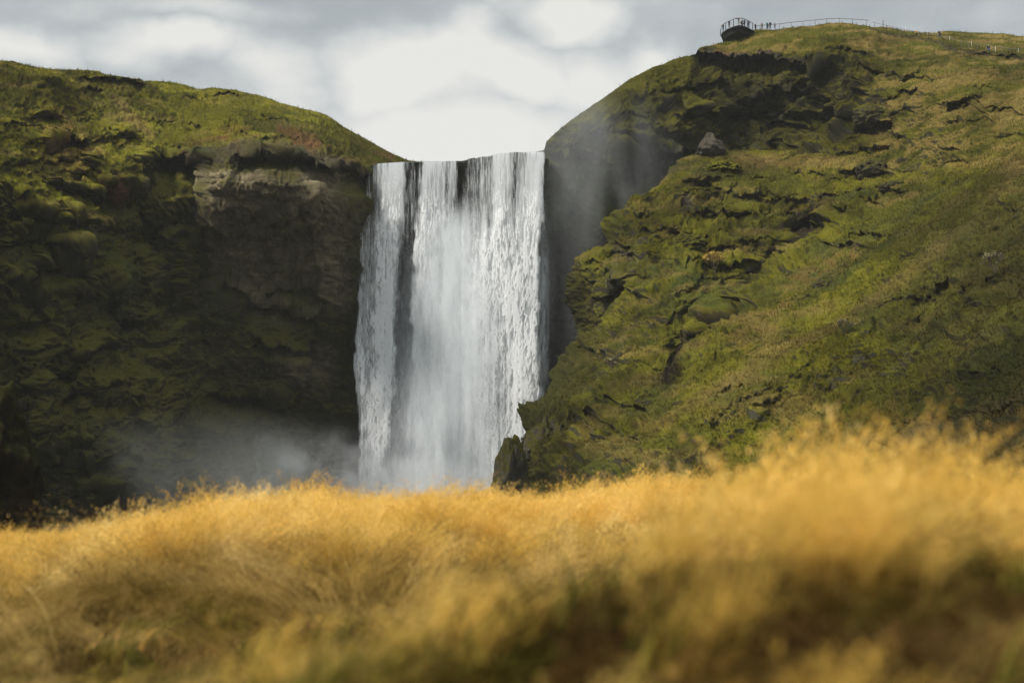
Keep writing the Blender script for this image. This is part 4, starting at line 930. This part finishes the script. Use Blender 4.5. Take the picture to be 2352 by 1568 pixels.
def joints(pose):
    J = dict(pel=(0, 0, .95), bel=(0, 0, 1.1), che=(0, 0, 1.32), nec=(0, 0, 1.47), hea=(0, -.01, 1.60), cro=(0, 0, 1.69), nos=(0, -.11, 1.59))
    for s_, n_ in ((-1, 'l'), (1, 'r')):
        J.update({n_+'sh': (s_*.17, 0, 1.41), n_+'el': (s_*.23, .03, 1.13), n_+'wr': (s_*.25, -.04, .88), n_+'pa': (s_*.25, -.06, .80),
                  n_+'hi': (s_*.09, 0, .90), n_+'kn': (s_*.10, -.02, .50), n_+'an': (s_*.10, .02, .09), n_+'to': (s_*.12, -.14, .04)})
    if pose == 'rail':
        for s_, n_ in ((-1, 'l'), (1, 'r')): J.update({n_+'el': (s_*.25, -.12, 1.18), n_+'wr': (s_*.2, -.36, 1.22), n_+'pa': (s_*.2, -.44, 1.22)})
    if pose == 'arms':
        for s_, n_ in ((-1, 'l'), (1, 'r')): J.update({n_+'el': (s_*.46, -.03, 1.40), n_+'wr': (s_*.72, -.06, 1.42), n_+'pa': (s_*.81, -.07, 1.42)})
    if pose in ('walk', 'bend'):
        J.update(lkn=(-.10, -.24, .56), lan=(-.10, -.26, .13), lto=(-.10, -.42, .10), rkn=(.1, .06, .5), ran=(.1, .32, .14), rto=(.11, .22, .05),
                 lel=(-.24, .14, 1.16), lwr=(-.22, .06, .94), lpa=(-.22, .04, .87), rel=(.24, -.1, 1.15), rwr=(.22, -.3, 1.05), rpa=(.22, -.37, 1.02))
    if pose == 'bend':
        for n_ in list(J):
            x_, y_, z_ = J[n_]
            if z_ > .96 or n_[1:] in ('el', 'wr', 'pa'): a_ = .62; y2 = y_*math.cos(a_)-(z_-.95)*math.sin(a_); J[n_] = (x_, y2, .95+y_*math.sin(a_)+(z_-.95)*math.cos(a_))
    if pose == 'crouch':
        for n_ in list(J):
            x_, y_, z_ = J[n_]
            if n_[1:] not in ('kn', 'an', 'to'): J[n_] = (x_, y_+.18, z_-.42)
        J.update(lkn=(-.14, -.26, .48), rkn=(.14, -.26, .48), lan=(-.12, .0, .09), ran=(.12, 0, .09))
    for s_, n_ in ((-1, 'l'), (1, 'r')):
        w_, p_ = Vector(J[n_+'wr']), Vector(J[n_+'pa']); d_ = (p_-w_).normalized(); sd_ = d_.cross(Vector((s_, 0, 0))) if abs(d_.x) < .8 else Vector((0, 1, 0)); sd_ = sd_.normalized()
        for k_, (of, ln) in enumerate([(-.03, .06), (-.01, .075), (.01, .07), (.03, .055)]):
            J[n_+'f%d' % k_] = tuple(p_+sd_*of+d_*ln*.5); J[n_+'g%d' % k_] = tuple(p_+sd_*of+d_*ln+Vector((-s_*.015, 0, 0)))
        J[n_+'th'] = tuple(p_-d_*.03-sd_*.05+Vector((-s_*.01, 0, 0)))
    return J
RB = dict(pel=.13, bel=.12, che=.14, nec=.055, hea=.085, cro=.05, nos=.015)
EB = [('pel', 'bel'), ('bel', 'che'), ('che', 'nec'), ('nec', 'hea'), ('hea', 'cro'), ('hea', 'nos')]
for n_ in 'lr':
    RB.update({n_+'sh': .06, n_+'el': .045, n_+'wr': .03, n_+'pa': .033, n_+'hi': .09, n_+'kn': .06, n_+'an': .04, n_+'to': .035, n_+'th': .010})
    EB += [('che', n_+'sh'), (n_+'sh', n_+'el'), (n_+'el', n_+'wr'), (n_+'wr', n_+'pa'), ('pel', n_+'hi'), (n_+'hi', n_+'kn'), (n_+'kn', n_+'an'), (n_+'an', n_+'to'), (n_+'pa', n_+'th')]
    for k_ in range(4): RB[n_+'f%d' % k_] = .009; RB[n_+'g%d' % k_] = .008; EB += [(n_+'pa', n_+'f%d' % k_), (n_+'f%d' % k_, n_+'g%d' % k_)]
RJ = dict(pel=.17, bel=.165, che=.18, nec=.085, lsh=.09, rsh=.09, lel=.07, rel=.07, lwr=.05, rwr=.05)
RT = dict(pel=.155, lhi=.11, rhi=.11, lkn=.08, rkn=.08, lan=.06, ran=.06)
RH = dict(hea=.10, cro=.075)
_cache = {}
def person(loc, hgt, rz, pose, jacket, trousers, label, group, hair=None):
    t_ = thing('person', label, 'person', tuple(loc), rz, group); t_.scale = (hgt/1.75,)*3; t_['kind'] = 'thing'
    mats = []
    for c_ in (jacket, trousers):
        if c_ not in _cache: _cache[c_] = plain_mat('cloth', c_, .9, .2)
        mats.append(_cache[c_])
    J = joints(pose)
    skinmesh('body', J, EB, RB, SKIN, t_, 'pel')
    skinmesh('jacket', J, EB, RJ, mats[0], t_, 'pel'); skinmesh('trousers', J, EB, RT, mats[1], t_, 'pel')
    H = dict(J); H['hea'] = (J['hea'][0], J['hea'][1]+.03, J['hea'][2]+.03); skinmesh('hair', H, [('hea', 'cro')], RH, hair or HAIR, t_, 'hea')
BK, NV, TL, GY_, JN, YL = (.015, .015, .018), (.02, .025, .06), (.02, .16, .17), (.16, .14, .11), (.06, .09, .16), (.65, .32, .02)
g1 = 'people on the viewing platform'; g2 = 'people behind the crest beside the platform'; g3 = 'walkers on the trail'
PI = math.pi
for x_, y_, h_, rz, ps, j_, tr_, lb in [(2893, 126, 1.75, -1.2, 'rail', BK, NV, 'dark-clad person leaning at the far left rail of the platform'), (2917, 113.5, 1.75, -.3, 'rail', BK, BK, 'person in black standing between the two left platform posts'),
                                        (2955, 101.8, 1.85, 0, 'arms', BK, GY_, 'person with arms stretched wide at the front corner of the platform'), (2969, 103.5, 1.7, .4, 'crouch', (.10, .05, .04), BK, 'crouching person in brownish red beside the one with arms spread'),
                                        (2978, 107, 1.7, .5, 'stand', (.07, .08, .05), NV, 'person in grey-green standing right of the crouching one'), (2995, 114, 1.75, .7, 'rail', NV, NV, 'person in navy at the right side rail of the platform')]:
    person(onz(x_, y_), h_, rz, ps, j_, tr_, lb, g1)
for x_, y_, h_, rz, ps, j_, tr_, lb in [(3022, 125, 1.75, .8, 'stand', (.03, .025, .022), BK, 'dark-clad person where the platform meets the hilltop'), (3048, 122, 1.75, .2, 'stand', GY_, GY_, 'person in pale grey-brown standing alone right of the platform'),
                                        (3069, 120, 1.8, .6, 'stand', TL, BK, 'person in a teal jacket on the hilltop'), (3081, 119, 1.78, -.5, 'stand', NV, BK, 'person in a dark navy jacket next to the teal jacket'), (3100, 121, 1.7, 1.4, 'stand', (.05, .05, .06), BK, 'person in a dark grey jacket at the right end of the hilltop group')]:
    p_ = hillpt(x_, y_); person(S(x_, y_, p_[1]), h_, rz, ps, j_, tr_, lb, g2)
for x_, y_, h_, rz, ps, j_, tr_, lb in [(3668, 152, 1.75, -2.0, 'walk', YL, BK, 'walker in a yellow jacket climbing the trail'), (3761, 173, 1.75, -1.4, 'bend', BK, NV, 'stooping walker in black on the trail'), (3955, 214, 1.95, .3, 'stand', BK, JN, 'walker in a black jacket and blue jeans on the trail')]:
    p_ = hillpt(x_, y_); q_ = S(x_, y_, p_[1]); q_[2] = p_[2]; person(q_, h_, rz, ps, j_, tr_, lb, g3)
# small autumn shrubs
BARK = plain_mat('bark', (.06, .05, .035), .9); LEAF = plain_mat('autumn_leaf', (.34, .22, .03), .8); LEAFG = plain_mat('sparse_leaf', (.10, .085, .03), .8)
def shrub(u_, v_, h_, lb, lm, nl, seed):
    r = np.random.default_rng(seed); p_ = lookup(UF, VF, PF, u_, v_); t_ = thing('shrub', lb, 'shrub', tuple(p_-np.array([0, 0, .1])), 0, 'bare little shrubs on the near hill')
    V_, F_, tips = [], [], []
    def tube(a_, b_, r0, r1):
        d_ = (b_-a_); d_ /= np.linalg.norm(d_); x = np.cross(d_, [.3, .9, .1]); x /= np.linalg.norm(x); y = np.cross(d_, x); k0 = len(V_)
        for q, rr in ((a_, r0), (b_, r1)):
            for k in range(4): V_.append(q+(x*math.cos(k*1.5708)+y*math.sin(k*1.5708))*rr)
        for k in range(4): F_.append((k0+k, k0+(k+1) % 4, k0+4+(k+1) % 4, k0+4+k))
    def grow(a_, d_, l_, r0, lev):
        b_ = a_+d_*l_; tube(a_, b_, r0, r0*.7); tips.append(b_)
        if lev:
            for _ in range(3):
                dd_ = d_+r.normal(0, .38, 3); dd_[2] += .15; dd_ /= np.linalg.norm(dd_); grow(b_, dd_, l_*.72, r0*.65, lev-1)
    for _ in range(4):
        d_ = np.array([r.normal(0, .25), r.normal(0, .25), 1.]); d_ /= np.linalg.norm(d_); grow(np.zeros(3), d_, h_*.36, .05, 3)
    link('branches', mesh_from('branches', V_, F_), BARK, parent=t_)
    LV, LF = [], []
    for i in range(nl):
        c_ = tips[r.integers(len(tips))]+r.normal(0, .12, 3); a_ = r.normal(0, .09, 3); b_ = r.normal(0, .09, 3); k = len(LV); LV += [c_-a_, c_+b_, c_+a_, c_-b_]; LF.append((k, k+1, k+2, k+3))
    link('leaves', mesh_from('leaves', LV, LF), lm, parent=t_)
shrub(1643, 640, 3.6, 'yellow-leaved little shrub above the gully on the near hill', LEAF, 420, 1)
shrub(1413, 872, 3.0, 'bare grey shrub low on the left shoulder of the near hill', LEAFG, 90, 2)
shrub(1938, 772, 2.0, 'tiny bare shrub on the pale grassy slope', LEAFG, 40, 3)
shrub(2291, 630, 2.6, 'dim bare shrub near the right edge of the slope', LEAFG, 120, 4)


# ------------------------------------------------------------------ CAMERA, SKY, SUN
cam = bpy.data.cameras.new('camera'); co = bpy.data.objects.new('camera', cam); COL.objects.link(co)
co.location = (0, 0, CZ); co.rotation_euler = (math.pi/2+PITCH, 0, 0)
cam.lens = FL; cam.sensor_width = 36; cam.clip_start = .05; cam.clip_end = 8000
cam.dof.use_dof = True; cam.dof.focus_distance = 215; cam.dof.aperture_fstop = 1.5
SC.camera = co
SUN_EL, SUN_AZ = math.radians(48), math.radians(-119)      # azimuth measured from north (+Y), negative = west (left)
sd = Vector((math.sin(SUN_AZ)*math.cos(SUN_EL), math.cos(SUN_AZ)*math.cos(SUN_EL), math.sin(SUN_EL)))
sl = bpy.data.lights.new('sun', 'SUN'); sl.energy = 3.5; sl.angle = math.radians(10); sl.color = (1, .95, .86)
so = bpy.data.objects.new('sun', sl); COL.objects.link(so); so.rotation_euler = sd.to_track_quat('Z', 'Y').to_euler()
w = bpy.data.worlds.new('World'); SC.world = w; w.use_nodes = True; t = w.node_tree; t.nodes.clear(); L = t.links.new
out = N(t, 'ShaderNodeOutputWorld'); bg = N(t, 'ShaderNodeBackground', i_Strength=1.0)
sky = N(t, 'ShaderNodeTexSky', sky_type='NISHITA'); sky.sun_disc = False; sky.sun_elevation = SUN_EL; sky.sun_rotation = SUN_AZ
skb = N(t, 'ShaderNodeVectorMath', operation='SCALE'); skb.inputs['Scale'].default_value = .10; L(sky.outputs[0], skb.inputs[0])
tc = N(t, 'ShaderNodeTexCoord')
def sm(a_, b_, x, lo=0., hi=1.):
    n_ = N(t, 'ShaderNodeMapRange', interpolation_type='SMOOTHSTEP', i_1=a_, i_2=b_, i_3=lo, i_4=hi); L(x, n_.inputs[0]); return n_.outputs[0]
def mth(op, a_, b_, clamp=False):
    n_ = N(t, 'ShaderNodeMath', operation=op, use_clamp=clamp)
    for k_, x in enumerate((a_, b_)):
        if isinstance(x, (int, float)): n_.inputs[k_].default_value = x
        else: L(x, n_.inputs[k_])
    return n_.outputs[0]
mp = N(t, 'ShaderNodeMapping'); mp.inputs['Scale'].default_value = (1, 1, 2.0); mp.inputs['Location'].default_value = (.35, .1, .2); L(tc.outputs['Generated'], mp.inputs[0])
n1 = N(t, 'ShaderNodeTexNoise', i_Scale=5.0, i_Detail=8.0, i_Roughness=.60, i_Distortion=.25); L(mp.outputs[0], n1.inputs['Vector'])
n2 = N(t, 'ShaderNodeTexNoise', i_Scale=14.0, i_Detail=5.0, i_Roughness=.55); L(mp.outputs[0], n2.inputs['Vector'])
wz = N(t, 'ShaderNodeMapping'); L(tc.outputs['Generated'], wz.inputs[0])
nw = N(t, 'ShaderNodeTexNoise', i_Scale=7.0, i_Detail=4.0); L(tc.outputs['Generated'], nw.inputs['Vector'])
wv = N(t, 'ShaderNodeVectorMath', operation='MULTIPLY_ADD'); wv.inputs[1].default_value = (.14, .14, .10); L(nw.outputs['Color'], wv.inputs[0]); L(tc.outputs['Generated'], wv.inputs[2])
def cloudlump(u_, v_, ru, rv_, amt):
    """bank of cloud around a compass direction"""
    a_, b_ = ray(u_, v_); dv = Vector((float(a_), 1, float(b_))).normalized()
    s_ = N(t, 'ShaderNodeVectorMath', operation='SUBTRACT'); s_.inputs[1].default_value = (dv.x+.07, dv.y+.07, dv.z+.05); L(wv.outputs[0], s_.inputs[0])
    q = N(t, 'ShaderNodeVectorMath', operation='MULTIPLY'); q.inputs[1].default_value = (1/(ru*.000306), .5/(ru*.000306), 1/(rv_*.000306)); L(s_.outputs[0], q.inputs[0])
    l_ = N(t, 'ShaderNodeVectorMath', operation='LENGTH'); L(q.outputs[0], l_.inputs[0])
    return mth('MULTIPLY', sm(1.5, .0, l_.outputs['Value']), amt)
f_ = None
for c_ in [(930, 170, 230, 110, 1.0), (1090, 150, 220, 90, .9), (1290, 170, 190, 110, .7), (1480, 130, 110, 80, .7), (380, 150, 190, 60, .75), (620, 190, 160, 80, .6), (60, 130, 200, 55, .7), (1260, 20, 130, 45, .8), (1050, 350, 560, 170, .85), (470, 40, 260, 40, .35)]:
    o_ = cloudlump(*c_); f_ = o_ if f_ is None else mth('MAXIMUM', f_, o_)
nn = mth('SUBTRACT', n1.outputs[0], .5); n22 = mth('SUBTRACT', n2.outputs[0], .5)
br0 = mth('ADD', mth('MULTIPLY', f_, 1.3), mth('ADD', mth('MULTIPLY', nn, 1.35), mth('MULTIPLY', n22, 1.0)))
br = sm(-.30, 1.02, br0)
cr = N(t, 'ShaderNodeValToRGB'); e = cr.color_ramp.elements
e[0].position = .0; e[0].color = (0.28, 0.30, 0.30, 1); e[1].position = .95; e[1].color = (0.59, 0.577, 0.535, 1)
x_ = e.new(.35); x_.color = (0.365, 0.378, 0.372, 1); x_ = e.new(.65); x_.color = (0.470, 0.475, 0.454, 1)
L(br, cr.inputs[0])
mxs = N(t, 'ShaderNodeMix', data_type='RGBA'); mxs.inputs[0].default_value = .88; L(skb.outputs[0], mxs.inputs[6]); L(cr.outputs[0], mxs.inputs[7])
sx = N(t, 'ShaderNodeSeparateXYZ'); L(tc.outputs['Generated'], sx.inputs[0])
dome = N(t, 'ShaderNodeVectorMath', operation='SCALE'); L(mxs.outputs[2], dome.inputs[0]); L(sm(.36, .95, sx.outputs['Z'], 1.0, 3.1), dome.inputs['Scale'])   # overcast: overhead is brighter than the horizon
L(dome.outputs[0], bg.inputs[0]); L(bg.outputs[0], out.inputs[0])

SC.render.engine = 'CYCLES'
cy = SC.cycles
cy.use_denoising = True
try: cy.denoiser = 'OPENIMAGEDENOISE'
except Exception: pass
cy.max_bounces = 7; cy.transparent_max_bounces = 16; cy.diffuse_bounces = 3; cy.volume_bounces = 1; cy.volume_step_rate = 3.0; cy.volume_max_steps = 96
cy.use_adaptive_sampling = True; cy.adaptive_threshold = .02
SC.view_settings.view_transform = 'Standard'; SC.view_settings.look = 'None'; SC.view_settings.exposure = .56; SC.view_settings.gamma = 1
